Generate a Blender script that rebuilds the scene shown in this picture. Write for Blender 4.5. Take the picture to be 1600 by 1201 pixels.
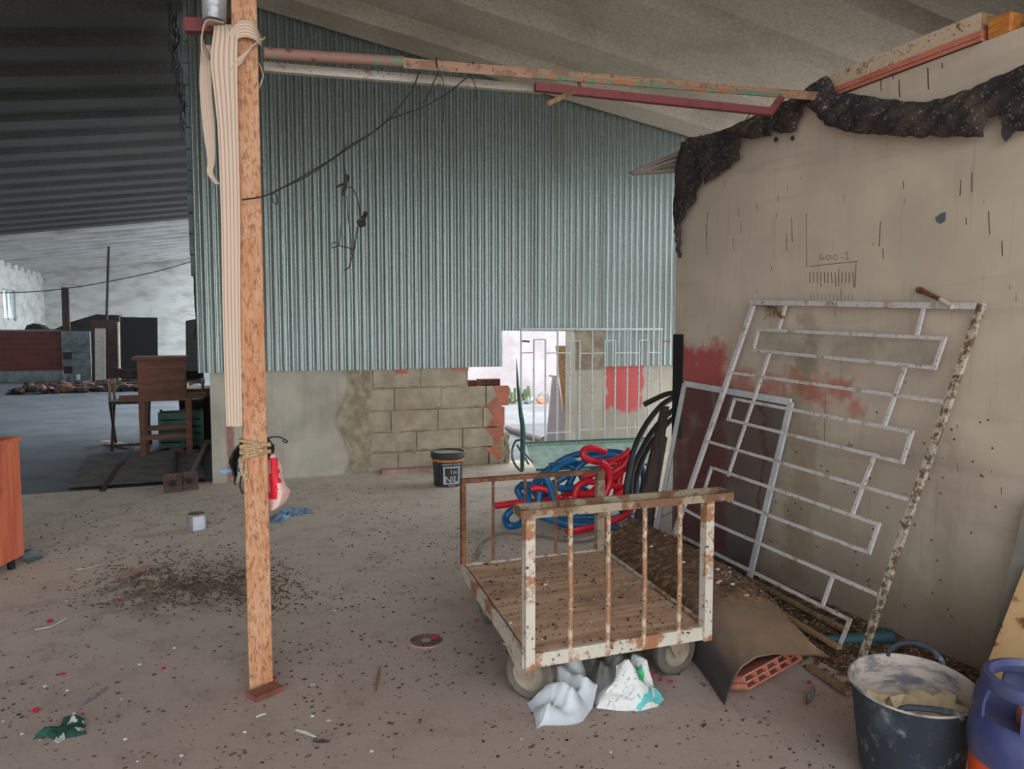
import bpy, math, random
from mathutils import Vector, Matrix, noise
R = random.Random(7)
V = Vector
for o in list(bpy.data.objects): bpy.data.objects.remove(o)
SC = bpy.context.scene; COL = SC.collection
# ---------------------------------------------------------------- camera, world, sun, exposure
CAMH = 1.45; FPX = 1170.0; YAW = math.atan(.40); PIT = math.atan((600.5-515)/FPX)
cd = bpy.data.cameras.new('camera'); cam = bpy.data.objects.new('camera', cd); COL.objects.link(cam)
cd.sensor_width = 36; cd.lens = FPX/1600*36; cd.clip_start = .05; cd.clip_end = 300
cam.location = (0, 0, CAMH); cam.rotation_euler = (math.pi/2-PIT, 0, -YAW); SC.camera = cam
w = bpy.data.worlds.new('world'); SC.world = w; w.use_nodes = True
bg = w.node_tree.nodes['Background']; bg.inputs[0].default_value = (.90, .95, 1.0, 1); bg.inputs[1].default_value = 1.75
sd = bpy.data.lights.new('sun', 'SUN'); sun = bpy.data.objects.new('sun', sd); COL.objects.link(sun)
sd.energy = 2.3; sd.angle = .01; sd.color = (1, .93, .82)
sun.rotation_euler = (math.radians(38), 0, math.radians(-24))
vs = SC.view_settings; vs.view_transform = 'Standard'; vs.look = 'None'; vs.gamma = 1; vs.use_curve_mapping = False
vs.exposure = 1.38
# ---------------------------------------------------------------- measuring helpers: a sight line met with a real plane x, y or z
_cy, _sy, _cp, _sp = math.cos(YAW), math.sin(YAW), math.cos(PIT), math.sin(PIT)
_f = V((_sy*_cp, _cy*_cp, -_sp)); _r = V((_cy, -_sy, 0)); _u = V((_sy*_sp, _cy*_sp, _cp)); EYE = V((0, 0, CAMH))
def ray(a, b): return _f + _r*((a-800)/FPX) + _u*((600.5-b)/FPX)
def W(a, b, x=None, y=None, z=None):
    d = ray(a, b); i, c = (0, x) if x is not None else (1, y) if y is not None else (2, z)
    return EYE + d*((c-EYE[i])/d[i])
def WP(a, b, p0, n):
    d = ray(a, b); return EYE + d*((p0-EYE).dot(n)/d.dot(n))
# ---------------------------------------------------------------- mesh builder
def frame(d):
    d = d.normalized(); u = V((0, 0, 1)) if abs(d.z) < .95 else V((0, 1, 0))
    s = d.cross(u).normalized(); return s, s.cross(d).normalized(), d
class MB:
    def __init__(s): s.v = []; s.f = []; s.m = []; s.k = 0
    def add(s, vs, fs, k=None):
        n = len(s.v); s.v += [V(p) for p in vs]; s.f += [tuple(i+n for i in f) for f in fs]; s.m += [s.k if k is None else k]*len(fs); return s
    def hexa(s, p, k=None): return s.add(p, [(0,3,2,1),(4,5,6,7),(0,1,5,4),(1,2,6,5),(2,3,7,6),(3,0,4,7)], k)
    def box(s, a, b, k=None, rz=0, c=None):
        x0,y0,z0 = a; x1,y1,z1 = b
        p = [V(q) for q in ((x0,y0,z0),(x1,y0,z0),(x1,y1,z0),(x0,y1,z0),(x0,y0,z1),(x1,y0,z1),(x1,y1,z1),(x0,y1,z1))]
        if rz:
            c = V(c) if c else V(((x0+x1)/2,(y0+y1)/2,0)); c.z = 0; m = Matrix.Rotation(rz, 3, 'Z'); p = [m@(q-c)+c for q in p]
        return s.hexa(p, k)
    def obox(s, c, ax, ay, az, k=None):
        c = V(c); q = [(-1,-1,-1),(1,-1,-1),(1,1,-1),(-1,1,-1),(-1,-1,1),(1,-1,1),(1,1,1),(-1,1,1)]
        return s.hexa([c+ax*a+ay*b+az*d for a,b,d in q], k)
    def bar(s, p, q, w, h, k=None, up=None):
        p, q = V(p), V(q); d = (q-p)
        if up is not None: u = V(up); a = d.cross(u).normalized(); b = a.cross(d).normalized()
        else: a, b, _ = frame(d)
        return s.obox((p+q)/2, a*w/2, b*h/2, d/2, k)
    def tube(s, pts, r, n=8, k=None, cap=True, closed=False):
        pts = [V(p) for p in pts]; N = len(pts); rr = r if isinstance(r, (list, tuple)) else [r]*N
        d = (pts[1]-pts[0]).normalized(); a, b, _ = frame(d); vs = []
        for i, p in enumerate(pts):
            t = (pts[min(i+1,N-1)]-pts[max(i-1,0)])
            if t.length < 1e-9: t = d
            t = t.normalized(); a = (a - t*a.dot(t)); a = a.normalized() if a.length > 1e-6 else frame(t)[0]; b = t.cross(a)
            vs += [p + (a*math.cos(2*math.pi*j/n)+b*math.sin(2*math.pi*j/n))*rr[i] for j in range(n)]
        fs = [(i*n+j, i*n+(j+1)%n, (i+1)*n+(j+1)%n, (i+1)*n+j) for i in range(N-1) for j in range(n)]
        if cap: fs += [tuple(range(n))[::-1], tuple(range((N-1)*n, N*n))]
        return s.add(vs, fs, k)
    def lathe(s, prof, c, n=32, k=None, sx=1, sy=1, ax=None):
        c = V(c); vs = []
        a, b, d = ax or (V((1,0,0)), V((0,1,0)), V((0,0,1)))
        for r, z in prof: vs += [c + a*(math.cos(2*math.pi*j/n)*r*sx) + b*(math.sin(2*math.pi*j/n)*r*sy) + d*z for j in range(n)]
        fs = [(i*n+j, i*n+(j+1)%n, (i+1)*n+(j+1)%n, (i+1)*n+j) for i in range(len(prof)-1) for j in range(n)]
        return s.add(vs, fs, k)
    def grid(s, fn, nu, nv, k=None, th=0, thd=None):
        P = [[V(fn(i/nu, j/nv)) for j in range(nv+1)] for i in range(nu+1)]
        vs = [p for r in P for p in r]; q = nv+1
        fs = [(i*q+j, (i+1)*q+j, (i+1)*q+j+1, i*q+j+1) for i in range(nu) for j in range(nv)]
        if th:
            n0 = len(vs)
            def nrm(i, j):
                a = P[min(i+1,nu)][j]-P[max(i-1,0)][j]; b = P[i][min(j+1,nv)]-P[i][max(j-1,0)]
                c = a.cross(b); return c.normalized() if c.length > 1e-12 else V((0,0,1))
            vs += [P[i][j] - (V(thd) if thd else nrm(i,j))*th for i in range(nu+1) for j in range(q)]
            fs += [tuple(x+n0 for x in f)[::-1] for f in fs]
            bd = [(i,0) for i in range(nu)]+[(nu,j) for j in range(nv)]+[(i,nv) for i in range(nu,0,-1)]+[(0,j) for j in range(nv,0,-1)]
            for t in range(len(bd)):
                (a,b),(c,d) = bd[t], bd[(t+1)%len(bd)]; x, y = a*q+b, c*q+d; fs.append((y, x, x+n0, y+n0))
        return s.add(vs, fs, k)
    def prism(s, poly, off, k=None):
        off = V(off); n = len(poly); vs = [V(p) for p in poly]+[V(p)+off for p in poly]
        return s.add(vs, [tuple(range(n))[::-1], tuple(range(n,2*n))]+[(i,(i+1)%n,(i+1)%n+n,i+n) for i in range(n)], k)
    def blob(s, c, r, k=None, n=6, m=4, seed=0, amp=.25):
        c = V(c); r = V(r) if hasattr(r, '__len__') else V((r,r,r)); vs = []; 
        for i in range(m+1):
            t = math.pi*i/m
            for j in range(n):
                f = 2*math.pi*j/n; d = V((math.sin(t)*math.cos(f), math.sin(t)*math.sin(f), math.cos(t)))
                g = 1+amp*noise.noise(d*1.7+V((seed*3.1, seed, 0))); vs.append(c+V((d.x*r.x, d.y*r.y, d.z*r.z))*g)
        fs = [(i*n+j, (i+1)*n+j, (i+1)*n+(j+1)%n, i*n+(j+1)%n) for i in range(m) for j in range(n)]
        return s.add(vs, fs, k)
    def build(s, name, mats, parent=None, smooth=False, bevel=0):
        lo = V([min(p[i] for p in s.v) for i in range(3)]); hi = V([max(p[i] for p in s.v) for i in range(3)])
        org = V(((lo.x+hi.x)/2, (lo.y+hi.y)/2, lo.z)); me = bpy.data.meshes.new(name)
        me.from_pydata([p-org for p in s.v], [], s.f)
        for m in (mats if isinstance(mats, (list, tuple)) else [mats]): me.materials.append(m)
        for pl, k in zip(me.polygons, s.m): pl.material_index = k; pl.use_smooth = smooth
        me.update(); o = bpy.data.objects.new(name, me); COL.objects.link(o)
        wo = V((0,0,0)); q = parent
        while q: wo += q.location; q = q.parent
        o.location = org-wo
        if parent: o.parent = parent
        if bevel:
            b = o.modifiers.new('bevel', 'BEVEL'); b.width = bevel; b.segments = 2; b.limit_method = 'ANGLE'
        if smooth:
            try: me.set_sharp_from_angle(angle=math.radians(42))
            except Exception: pass
        return o
def spline(pts, n=8):
    pts = [V(p) for p in pts]; out = []
    for i in range(len(pts)-1):
        a, b, c, d = pts[max(i-1,0)], pts[i], pts[i+1], pts[min(i+2,len(pts)-1)]
        for j in range(n):
            t = j/n; out.append(.5*((2*b)+(c-a)*t+(2*a-5*b+4*c-d)*t*t+(3*b-a-3*c+d)*t**3))
    return out+[pts[-1]]
def poly1(L, t):
    t = max(0, min(1, t))*(len(L)-1); i = min(int(t), len(L)-2); return V(L[i]).lerp(V(L[i+1]), t-i)
def nz(p, s=1.0, k=0): return noise.noise(V(p)*s+V((k*7.3, k*3.1, k)))
def thing(name, label, cat, loc, group=None):
    o = bpy.data.objects.new(name, None); COL.objects.link(o); o.location = loc; o.empty_display_size = .1; return tag(o, label, cat, group)
def tag(o, label, cat, group=None, kind=None):
    o['label'] = label; o['category'] = cat
    if group: o['group'] = group
    if kind: o['kind'] = kind
    return o
def lab(o, label): o['label'] = label; return o
def struct(o): o['kind'] = 'structure'; return o
# ---------------------------------------------------------------- materials
def L(c):
    c = [x/255 for x in c]; return [x/12.92 if x <= .04045 else ((x+.055)/1.055)**2.4 for x in c]+[1]
class NT:
    def __init__(s, name, rough=.8, metal=0):
        s.m = bpy.data.materials.new(name); s.m.use_nodes = True; s.t = s.m.node_tree; s.b = s.t.nodes['Principled BSDF']
        s.b.inputs['Roughness'].default_value = rough; s.b.inputs['Metallic'].default_value = metal
        s.co = s.n('ShaderNodeTexCoord').outputs['Object']; s.pos = s.n('ShaderNodeNewGeometry').outputs['Position']
    def n(s, t, **k):
        x = s.t.nodes.new(t)
        for a, b in k.items(): setattr(x, a, b)
        return x
    def l(s, a, b):
        if isinstance(a, (int, float)): b.default_value = a
        elif isinstance(a, (list, tuple)): b.default_value = a if len(a) == 4 or b.type == 'VECTOR' else list(a)+[1]
        else: s.t.links.new(a, b)
    def noise(s, scale, detail=4, vec=None, stretch=None, rough=.6):
        v = vec or s.co
        if stretch: v = s.map(v, stretch)
        x = s.n('ShaderNodeTexNoise'); s.l(v, x.inputs['Vector']); x.inputs['Scale'].default_value = scale; x.inputs['Detail'].default_value = detail; x.inputs['Roughness'].default_value = rough
        return x.outputs['Fac']
    def map(s, v, sc, loc=(0,0,0)):
        m = s.n('ShaderNodeMapping'); s.l(v, m.inputs['Vector']); m.inputs['Scale'].default_value = sc; m.inputs['Location'].default_value = loc; return m.outputs[0]
    def ramp(s, v, a, b):
        x = s.n('ShaderNodeMapRange'); x.interpolation_type = 'SMOOTHSTEP'; s.l(v, x.inputs[0]); x.inputs[1].default_value = a; x.inputs[2].default_value = b; return x.outputs[0]
    def math(s, op, a, b=0.0, c=None):
        x = s.n('ShaderNodeMath', operation=op); s.l(a, x.inputs[0]); s.l(b, x.inputs[1])
        if c is not None: s.l(c, x.inputs[2])
        return x.outputs[0]
    def mix(s, f, a, b):
        x = s.n('ShaderNodeMix', data_type='RGBA'); s.l(f, x.inputs[0]); s.l(a, x.inputs[6]); s.l(b, x.inputs[7]); return x.outputs[2]
    def sep(s, v=None):
        x = s.n('ShaderNodeSeparateXYZ'); s.l(v or s.pos, x.inputs[0]); return x.outputs
    def box(s, X, x0, x1, e):   # soft window on a coordinate
        return s.math('MULTIPLY', s.ramp(X, x0-e, x0+e), s.ramp(X, x1+e, x1-e))
    def vor(s, scale, vec=None, feat='F1'):
        x = s.n('ShaderNodeTexVoronoi', feature=feat); s.l(vec or s.co, x.inputs['Vector']); x.inputs['Scale'].default_value = scale; return x
    def done(s, col, bump=None, bs=.3, bd=.01, rough=None):
        s.l(col, s.b.inputs['Base Color'])
        if rough is not None: s.l(rough, s.b.inputs['Roughness'])
        if bump is not None:
            x = s.n('ShaderNodeBump'); x.inputs['Strength'].default_value = bs; x.inputs['Distance'].default_value = bd; s.l(bump, x.inputs['Height']); s.l(x.outputs[0], s.b.inputs['Normal'])
        return s.m
def mat(name, c1, c2=None, scale=6, rough=.75, metal=0, bs=.25, bd=.004, lo=.35, hi=.65, stretch=None, fine=None):
    n = NT(name, rough, metal); f = n.noise(scale, 6, stretch=stretch)
    col = n.mix(n.ramp(f, lo, hi), L(c1), L(c2 or [int(x*.8) for x in c1]))
    if fine: col = n.mix(n.ramp(n.noise(fine[0], 2), .6, .66), col, L(fine[1]))
    return n.done(col, f, bs, bd)
def rusty(name, paint, rust=(120,66,34), scale=9, amt=.55, rough=.65, dark=(60,38,26)):
    n = NT(name, rough); a = n.noise(scale, 8, rough=.7); b = n.noise(scale*6, 3)
    col = n.mix(n.ramp(a, amt-.03, amt+.05), L(paint), L(rust)); col = n.mix(n.ramp(b, .60, .68), col, L(dark))
    return n.done(col, a, .4, .003)
def woodm(name, c1, c2, axis=0, scale=3):
    n = NT(name, .7); st = [1,1,1]; st = [12,12,12]; st[axis] = 1
    f = n.noise(scale, 6, stretch=st); g = n.noise(3, 3)
    col = n.mix(n.ramp(f, .35, .65), L(c1), L(c2)); col = n.mix(n.math('MULTIPLY', n.ramp(g, .5, .7), .4), col, L([int(x*.55) for x in c2]))
    return n.done(col, f, .3, .003)
# --- floor
n = NT('dusty_concrete_floor', .9)
X, Y, Z = n.sep(); big = n.noise(.7, 5, n.pos); mid = n.noise(5, 8, n.pos, rough=.7); fin = n.noise(60, 3, n.pos)
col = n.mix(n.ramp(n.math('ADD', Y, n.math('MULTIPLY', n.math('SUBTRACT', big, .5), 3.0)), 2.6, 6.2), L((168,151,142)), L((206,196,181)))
col = n.mix(n.math('MULTIPLY', n.ramp(mid, .45, .75), .6), col, L((138,120,110)))
col = n.mix(n.math('MULTIPLY', n.ramp(fin, .5, .8), .35), col, L((180,166,150)))
wv = n.n('ShaderNodeVectorMath', operation='ADD'); cn = n.n('ShaderNodeTexNoise'); cn.inputs['Scale'].default_value = 9; n.l(n.pos, cn.inputs['Vector'])
sc = n.n('ShaderNodeVectorMath', operation='SCALE'); n.l(cn.outputs['Color'], sc.inputs[0]); sc.inputs['Scale'].default_value = .12
n.l(n.pos, wv.inputs[0]); n.l(sc.outputs[0], wv.inputs[1])
cl = n.noise(1.3, 4, n.pos)
for s_, th, cc in ((22, .20, (84,68,60)), (48, .24, (66,54,48)), (60, .13, (205,198,186))):
    v = n.vor(s_, wv.outputs[0]); m = n.math('MULTIPLY', n.ramp(v.outputs['Distance'], th, th*.55), n.ramp(n.math('ADD', n.sep(v.outputs['Color'])[0], n.math('MULTIPLY', cl, .9)), 1.14 if s_ != 60 else 1.42, 1.24 if s_ != 60 else 1.46))
    col = n.mix(n.math('MULTIPLY', m, .85), col, L(cc))
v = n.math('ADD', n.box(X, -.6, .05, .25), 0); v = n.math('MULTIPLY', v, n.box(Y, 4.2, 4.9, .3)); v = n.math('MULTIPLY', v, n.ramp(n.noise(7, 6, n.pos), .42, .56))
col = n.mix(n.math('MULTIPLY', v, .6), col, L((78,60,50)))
FLOOR = n.done(col, mid, .5, .012)
HALLFLOOR = mat('hall_floor_concrete', (98,108,118), (80,86,92), 1.5, .85, bd=.01)
YARD = mat('yard_ground', (116,118,122), (100,102,106), 2, .9, bd=.02)
# --- right plaster wall
n = NT('stained_plaster', .9); X, Y, Z = n.sep(); ns = n.noise(2.2, 7, n.pos); dn = n.math('MULTIPLY', n.math('SUBTRACT', n.noise(7, 6, n.pos), .5), .30)
y_ = n.math('ADD', Y, dn); z_ = n.math('ADD', Z, dn)
col = n.mix(n.ramp(ns, .3, .7), L((204,190,170)), L((184,171,153)))
st = n.noise(1, 6, n.pos, stretch=(30, 30, 2.2)); col = n.mix(n.math('MULTIPLY', n.ramp(st, .55, .75), .22), col, L((98,82,64)))
hs = n.noise(1, 4, n.pos, stretch=(2, .6, 7)); col = n.mix(n.math('MULTIPLY', n.ramp(hs, .5, .7), .22), col, L((120,108,92)))
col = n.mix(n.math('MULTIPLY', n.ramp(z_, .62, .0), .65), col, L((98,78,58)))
def pm(y0, y1, z0, z1, amt, c, e=.05, ss=5, lo=.2, hi=.5):
    global col
    m = n.math('MULTIPLY', n.box(y_, y0, y1, e), n.box(z_, z0, z1, e)); m = n.math('MULTIPLY', m, n.ramp(n.noise(ss, 5, n.pos), lo, hi)); col = n.mix(n.math('MULTIPLY', m, amt), col, L(c))
pm(3.72, 4.26, .1, 1.36, .92, (168,66,72)); pm(2.75, 3.75, 1.06, 1.22, .75, (176,96,84), .04, 4, .3, .55); pm(3.3, 3.72, .55, 1.08, .5, (158,90,82))
pm(3.0, 3.14, 1.21, 1.30, .5, (96,128,96), .02); pm(3.1, 3.2, .1, 1.2, .35, (108,84,52), .04); pm(3.38, 3.42, .25, 1.0, .85, (150,48,34), .015, 9, .1, .2)
pm(2.3, 3.4, 1.28, 1.42, .45, (120,112,100), .08); pm(2.1, 3.3, .1, .95, .35, (116,102,86), .15, 3); pm(3.0, 3.12, .1, 1.5, .3, (110,84,60), .03); pm(2.2, 2.3, .2, 1.0, .2, (110,90,66), .05)
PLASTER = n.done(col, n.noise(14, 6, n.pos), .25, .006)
# --- back masonry
n = NT('grey_render', .9); ns = n.noise(2.5, 7, n.pos); col = n.mix(n.ramp(ns, .3, .7), L((190,185,170)), L((164,159,146)))
col = n.mix(n.math('MULTIPLY', n.ramp(n.noise(1, 6, n.pos, stretch=(9, 9, 1)), .5, .75), .3), col, L((112,104,92)))
X, Y, Z = n.sep(); m = n.math('MULTIPLY', n.box(X, .10, .17, .015), n.ramp(n.noise(6, 4, n.pos), .35, .5)); col = n.mix(n.math('MULTIPLY', m, .7), col, L((140,66,60)))
d2 = n.math('MULTIPLY', n.math('SUBTRACT', n.noise(7, 5, n.pos), .5), .35)
m = n.math('MULTIPLY', n.box(n.math('ADD', X, d2), 4.17, 4.66, .02), n.ramp(n.math('ADD', Z, d2), .5, .56)); col = n.mix(n.math('MULTIPLY', m, .85), col, L((206,72,80)))
RENDER_W = n.done(col, n.noise(16, 6, n.pos), .3, .008)
MORTAR = mat('rough_mortar', (172,160,138), (142,128,108), 9, .95, bs=.7, bd=.012)
BLOCKF = mat('mortar_smeared_brick', (178,166,146), (156,142,122), 5, .92, bs=.45, bd=.006)
TERRA = mat('terracotta', (192,118,96), (172,98,78), 8, .85, fine=(70, (198,140,120)))
TERRA2 = mat('dark_terracotta', (136,84,66), (112,66,52), 8, .85)
TILE = mat('dusty_pink_tile', (178,148,136), (158,126,114), 9, .85)
# --- corrugated galvanised sheet
n = NT('galvanised_sheet', .34, .75); X, Y, Z = n.sep(); a = n.noise(70, 4, n.pos, rough=.8); b = n.noise(1.1, 4, n.pos, stretch=(3, 3, .5))
col = n.mix(n.ramp(a, .35, .7), L((118,128,124)), L((154,164,160))); col = n.mix(n.math('MULTIPLY', n.ramp(b, .45, .75), .45), col, L((112,112,102)))
col = n.mix(n.math('MULTIPLY', n.ramp(Z, 2.0, 1.05), .22), col, L((186,200,200)))
SHEETM = n.done(col, a, .12, .002)
# --- fibre cement roof
def fibre(nm, c1, c2):
    n = NT(nm, .9); a = n.noise(38, 5, n.pos, rough=.8); b = n.noise(1.2, 5, n.pos)
    col = n.mix(n.ramp(a, .35, .7), L(c1), L(c2)); col = n.mix(n.math('MULTIPLY', n.ramp(b, .45, .7), .35), col, L([int(x*.7) for x in c1])); return n.done(col, a, .35, .004)
ROOFR = fibre('fibre_cement_roof', (142,134,122), (170,161,147)); ROOFL = fibre('shaded_roof', (70,70,68), (92,90,86))  # same sheets both sides; the left roof's dimness is painted as darker grey
WHITEWASH_LIT_ROOF = mat('whitewashed_wall_and_lit_roof', (196,198,196), (158,156,150), 1.2, .9, stretch=(1,1,2.5), lo=.4, hi=.75)
YWALL = mat('white_yard_wall', (158,154,158), (138,134,138), 1.5, .9)
POSTM = NT('rusty_orange_steel', .7); n = POSTM; a = n.noise(4, 8, stretch=(6,6,1.0), rough=.75); b = n.noise(62, 6, stretch=(1.2,1.2,.4), rough=.85)
col = n.mix(n.ramp(a, .38, .62), L((196,154,120)), L((184,126,86))); col = n.mix(n.math('MULTIPLY', n.ramp(b, .50, .58), .75), col, L((120,70,42))); POSTM = n.done(col, b, .5, .003)
RUST = rusty('rust_brown', (128,84,54), (94,56,34), 10, .5); CREAM = rusty('cream_paint_rust', (192,186,172), (150,104,72), 7, .52)
ROD = rusty('rusty_cream_rod', (188,172,148), (150,110,80), 14, .47); CREAM2 = rusty('grimy_cream_rail', (146,134,112), (112,80,56), 8, .50, dark=(74,50,34)); GRILL = rusty('dusty_white_paint', (196,192,190), (160,146,126), 14, .56, dark=(104,84,66))
GRILLB = rusty('fouled_white_paint', (182,172,154), (104,82,64), 34, .50, dark=(54,42,36)); GWHITE = rusty('white_grille_paint', (196,202,202), (160,156,150), 8, .66, dark=(120,112,104))
DECK = woodm('worn_plywood', (206,172,144), (172,136,110), 0, 2.5)
WOODR = woodm('reddish_wood', (124,80,58), (94,60,46), 0, 3); WOODT = woodm('old_timber', (170,136,98), (130,100,70), 1, 3); WOODO = woodm('orange_timber', (204,138,66), (166,100,42), 1, 3)
WOODD = woodm('dark_wood', (66,48,42), (40,32,30), 2, 3); WOODP = woodm('weathered_plank', (148,122,92), (104,82,60), 2, 3); BEAMP = rusty('limewashed_beam', (196,176,150), (120,82,56), 14, .58)
CHERRY = woodm('cherry_laminate', (220,122,86), (200,98,66), 2, 2)
BLACK = mat('matt_black', (18,19,21), (26,26,28), 3, .7); DRUST = rusty('dark_rust', (88,64,54), (66,44,36), 9, .5); FORK = mat('dusty_fork', (160,146,124), (136,122,102), 9, .8); FARBLK = mat('far_black', (8,9,10), (12,12,14), 2, .8); NET = mat('shade_net', (66,58,54), (34,34,38), 7, .95, bs=.8, bd=.01, fine=(75, (128,108,92)))
DARKH = mat('dark_heap', (48,44,42), (34,32,32), 4, .95); BLOCKG = mat('grey_block', (112,122,126), (88,96,98), 6, .9); BRICKR = None
n = NT('red_brick_far', .9); br = n.n('ShaderNodeTexBrick'); X, Y, Z = n.sep(); cx = n.n('ShaderNodeCombineXYZ'); n.l(X, cx.inputs[0]); n.l(Z, cx.inputs[1]); n.l(cx.outputs[0], br.inputs['Vector'])
br.inputs['Scale'].default_value = 1; br.inputs['Brick Width'].default_value = .33; br.inputs['Row Height'].default_value = .14; br.inputs['Mortar Size'].default_value = .008
br.inputs['Color1'].default_value = L((92,48,44)); br.inputs['Color2'].default_value = L((80,42,40)); br.inputs['Mortar'].default_value = L((78,58,54))
col = n.mix(n.ramp(n.noise(1.1, 4, n.pos), .62, .68), br.outputs[0], L((96,94,86))); BRICKR = n.done(col)
BLUEH = mat('blue_hose', (18,104,152), (12,80,126), 8, .42); REDH = mat('red_hose', (214,28,48), (180,18,36), 8, .42); BLKP = mat('black_pipe', (30,32,34), (44,46,48), 5, .45)
GREEN = mat('green_paint', (52,96,84), (34,72,62), 8, .5); MESHG = mat('pale_green_mesh', (158,182,168), (132,158,146), 10, .7)
CRATE = mat('green_plastic', (30,92,72), (20,66,54), 5, .5)
RUB = mat('rubber_tyre', (104,96,84), (74,70,64), 7, .85); HUBM = mat('dusty_hub', (150,140,122), (122,112,96), 8, .8)
n = NT('tub_rubber', .7); a = n.noise(5, 8, rough=.75); b = n.noise(22, 4); col = n.mix(n.ramp(a, .5, .72), L((42,52,62)), L((96,110,120))); col = n.mix(n.math('MULTIPLY', n.ramp(b, .58, .68), .5), col, L((150,156,158))); TUB = n.done(col, a, .2, .003)
n = NT('tub_inside_cement', .85); a = n.noise(10, 8, stretch=(1,1,3)); col = n.mix(n.ramp(a, .42, .66), L((186,176,166)), L((104,106,112))); TUBI = n.done(col, a, .3, .004)
RUBBLE = mat('cement_rubble', (208,190,158), (184,164,132), 6, .95, bs=.5, bd=.01)
BLUEP = mat('blue_plastic', (52,60,108), (86,90,118), 5, .55); ORANGE = mat('orange_paint', (232,88,38), (210,70,30), 4, .5); VALVE = mat('orange_cap', (206,124,92), (180,104,76), 6, .6)
MATM = None
n = NT('dusty_rubber_sheet', .85); a = n.noise(3.5, 8, rough=.7); b = n.noise(26, 5); X, Y, Z = n.sep()
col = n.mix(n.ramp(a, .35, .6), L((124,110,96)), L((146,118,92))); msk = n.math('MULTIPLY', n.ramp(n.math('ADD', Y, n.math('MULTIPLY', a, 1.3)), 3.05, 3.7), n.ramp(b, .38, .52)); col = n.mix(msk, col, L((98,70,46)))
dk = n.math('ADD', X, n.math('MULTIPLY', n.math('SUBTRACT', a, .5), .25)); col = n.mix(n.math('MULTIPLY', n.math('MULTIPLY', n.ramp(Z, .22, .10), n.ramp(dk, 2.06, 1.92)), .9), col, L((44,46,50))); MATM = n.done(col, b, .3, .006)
SACKW = mat('white_sack', (206,212,216), (178,184,190), 4, .5, bs=.5, bd=.02)
n = NT('printed_sack', .5); a = n.noise(12, 2); b = n.noise(9, 2, stretch=(1,1,1)); col = n.mix(n.ramp(a, .56, .58), L((206,208,204)), L((92,178,178))); g = n.noise(3.3, 1, n.map(n.co, (1,1,1), (3,1,2)))
col = n.mix(n.ramp(g, .60, .62), col, L((52,160,104))); sc_ = n.noise(9, 3, stretch=(3,16,9)); tx = n.math('MULTIPLY', n.ramp(sc_, .58, .60), n.ramp(a, .50, .47)); col = n.mix(n.math('MULTIPLY', tx, .6), col, L((96,100,104))); SACKP = n.done(col, b, .4, .02)
SACKD = mat('dark_plastic_bag', (70,68,60), (48,52,52), 5, .5, bs=.6, bd=.02)
DENIM = mat('blue_cloth', (132,162,190), (78,104,134), 14, .9, bs=.6, bd=.01); GCLOTH = mat('green_cloth', (30,82,66), (22,60,50), 12, .9); OFFW = mat('off_white_scrap', (206,206,200), (180,178,170), 14, .8)
PETAL = mat('crimson_petal', (184,26,62), (150,16,44), 20, .8); FEATH = mat('grey_feather', (104,96,104), (140,136,140), 30, .8)
PAILD = mat('pail_black', (40,46,48), (54,60,62), 6, .45); PAILO = mat('pail_orange', (224,128,52), (206,112,44), 6, .55); PAILW = mat('pail_white', (208,214,216), (190,198,200), 6, .55); LIDG = mat('pail_lid', (196,190,172), (170,164,148), 6, .7)
TIN = mat('tin_can', (186,190,192), (140,142,142), 9, .35, metal=.5); TINW = mat('tin_label', (214,220,226), (190,196,204), 6, .5); TINB = mat('tin_inside', (118,92,64), (80,64,48), 6, .7)
n = NT('webbing_strap', .85); X, Y, Z = n.sep(n.co); wv = n.n('ShaderNodeTexWave'); wv.bands_direction = 'X'; wv.inputs['Scale'].default_value = 1.6; wv.inputs['Distortion'].default_value = .4; n.l(n.n('ShaderNodeUVMap').outputs[0], wv.inputs[0]); STRAP = n
col = n.mix(n.ramp(wv.outputs['Fac'], .55, .9), L((202,184,164)), L((170,146,130))); STRAP = n.done(col, n.noise(60, 3), .2, .002)
ROPE = mat('jute_rope', (186,160,124), (150,124,90), 60, .95, bs=.8, bd=.004); WIRE = mat('dark_wire', (44,40,38), (30,28,28), 8, .7); CABLE = mat('old_cable', (38,38,42), (58,58,62), 9, .8)
GALV = rusty('galvanised_tube', (170,168,160), (128,120,108), 14, .6, dark=(96,88,78)); REDP = rusty('red_oxide_paint', (112,50,50), (94,46,44), 12, .58, dark=(90,50,44)); PIPEG = rusty('green_rusty_pipe', (132,100,88), (92,120,104), 5, .54, dark=(96,60,44))
ANG = rusty('rusty_orange_angle', (150,118,94), (122,92,72), 8, .52, dark=(96,56,36)); ANGG = rusty('green_angle_face', (92,122,102), (150,100,66), 11, .5, dark=(70,66,52))
FOIL = mat('crinkled_silver', (200,202,206), (160,162,168), 10, .35, metal=.5, bs=.8, bd=.01); PINKB = mat('pink_bag', (222,190,182), (200,160,154), 6, .6, bs=.5, bd=.01); REDB = mat('red_bag_print', (224,34,58), (196,22,44), 6, .6)
FOAM = mat('yellow_foam_board', (200,168,122), (184,148,104), 3, .9, fine=(12, (120,78,48))); GREYB = mat('dark_grey_board', (128,124,114), (104,100,92), 3, .8)
FRAMEW = mat('white_aluminium', (204,206,208), (184,186,188), 5, .5); CYAN = mat('teal_pipe', (44,92,98), (32,72,80), 8, .6); PVC = mat('grey_pvc', (134,128,122), (108,102,98), 9, .6); DIRT = mat('loose_dirt', (98,74,52), (66,48,36), 14, .98, bs=.8, bd=.02, fine=(60, (190,170,140)))
STRAW = mat('straw_chips', (70,50,36), (104,80,58), 6, .95); CRUMB = mat('dark_crumbs', (90,70,58), (40,32,28), 6, .95); PALE = mat('pale_crumbs', (206,198,184), (180,170,150), 6, .9)
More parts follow.
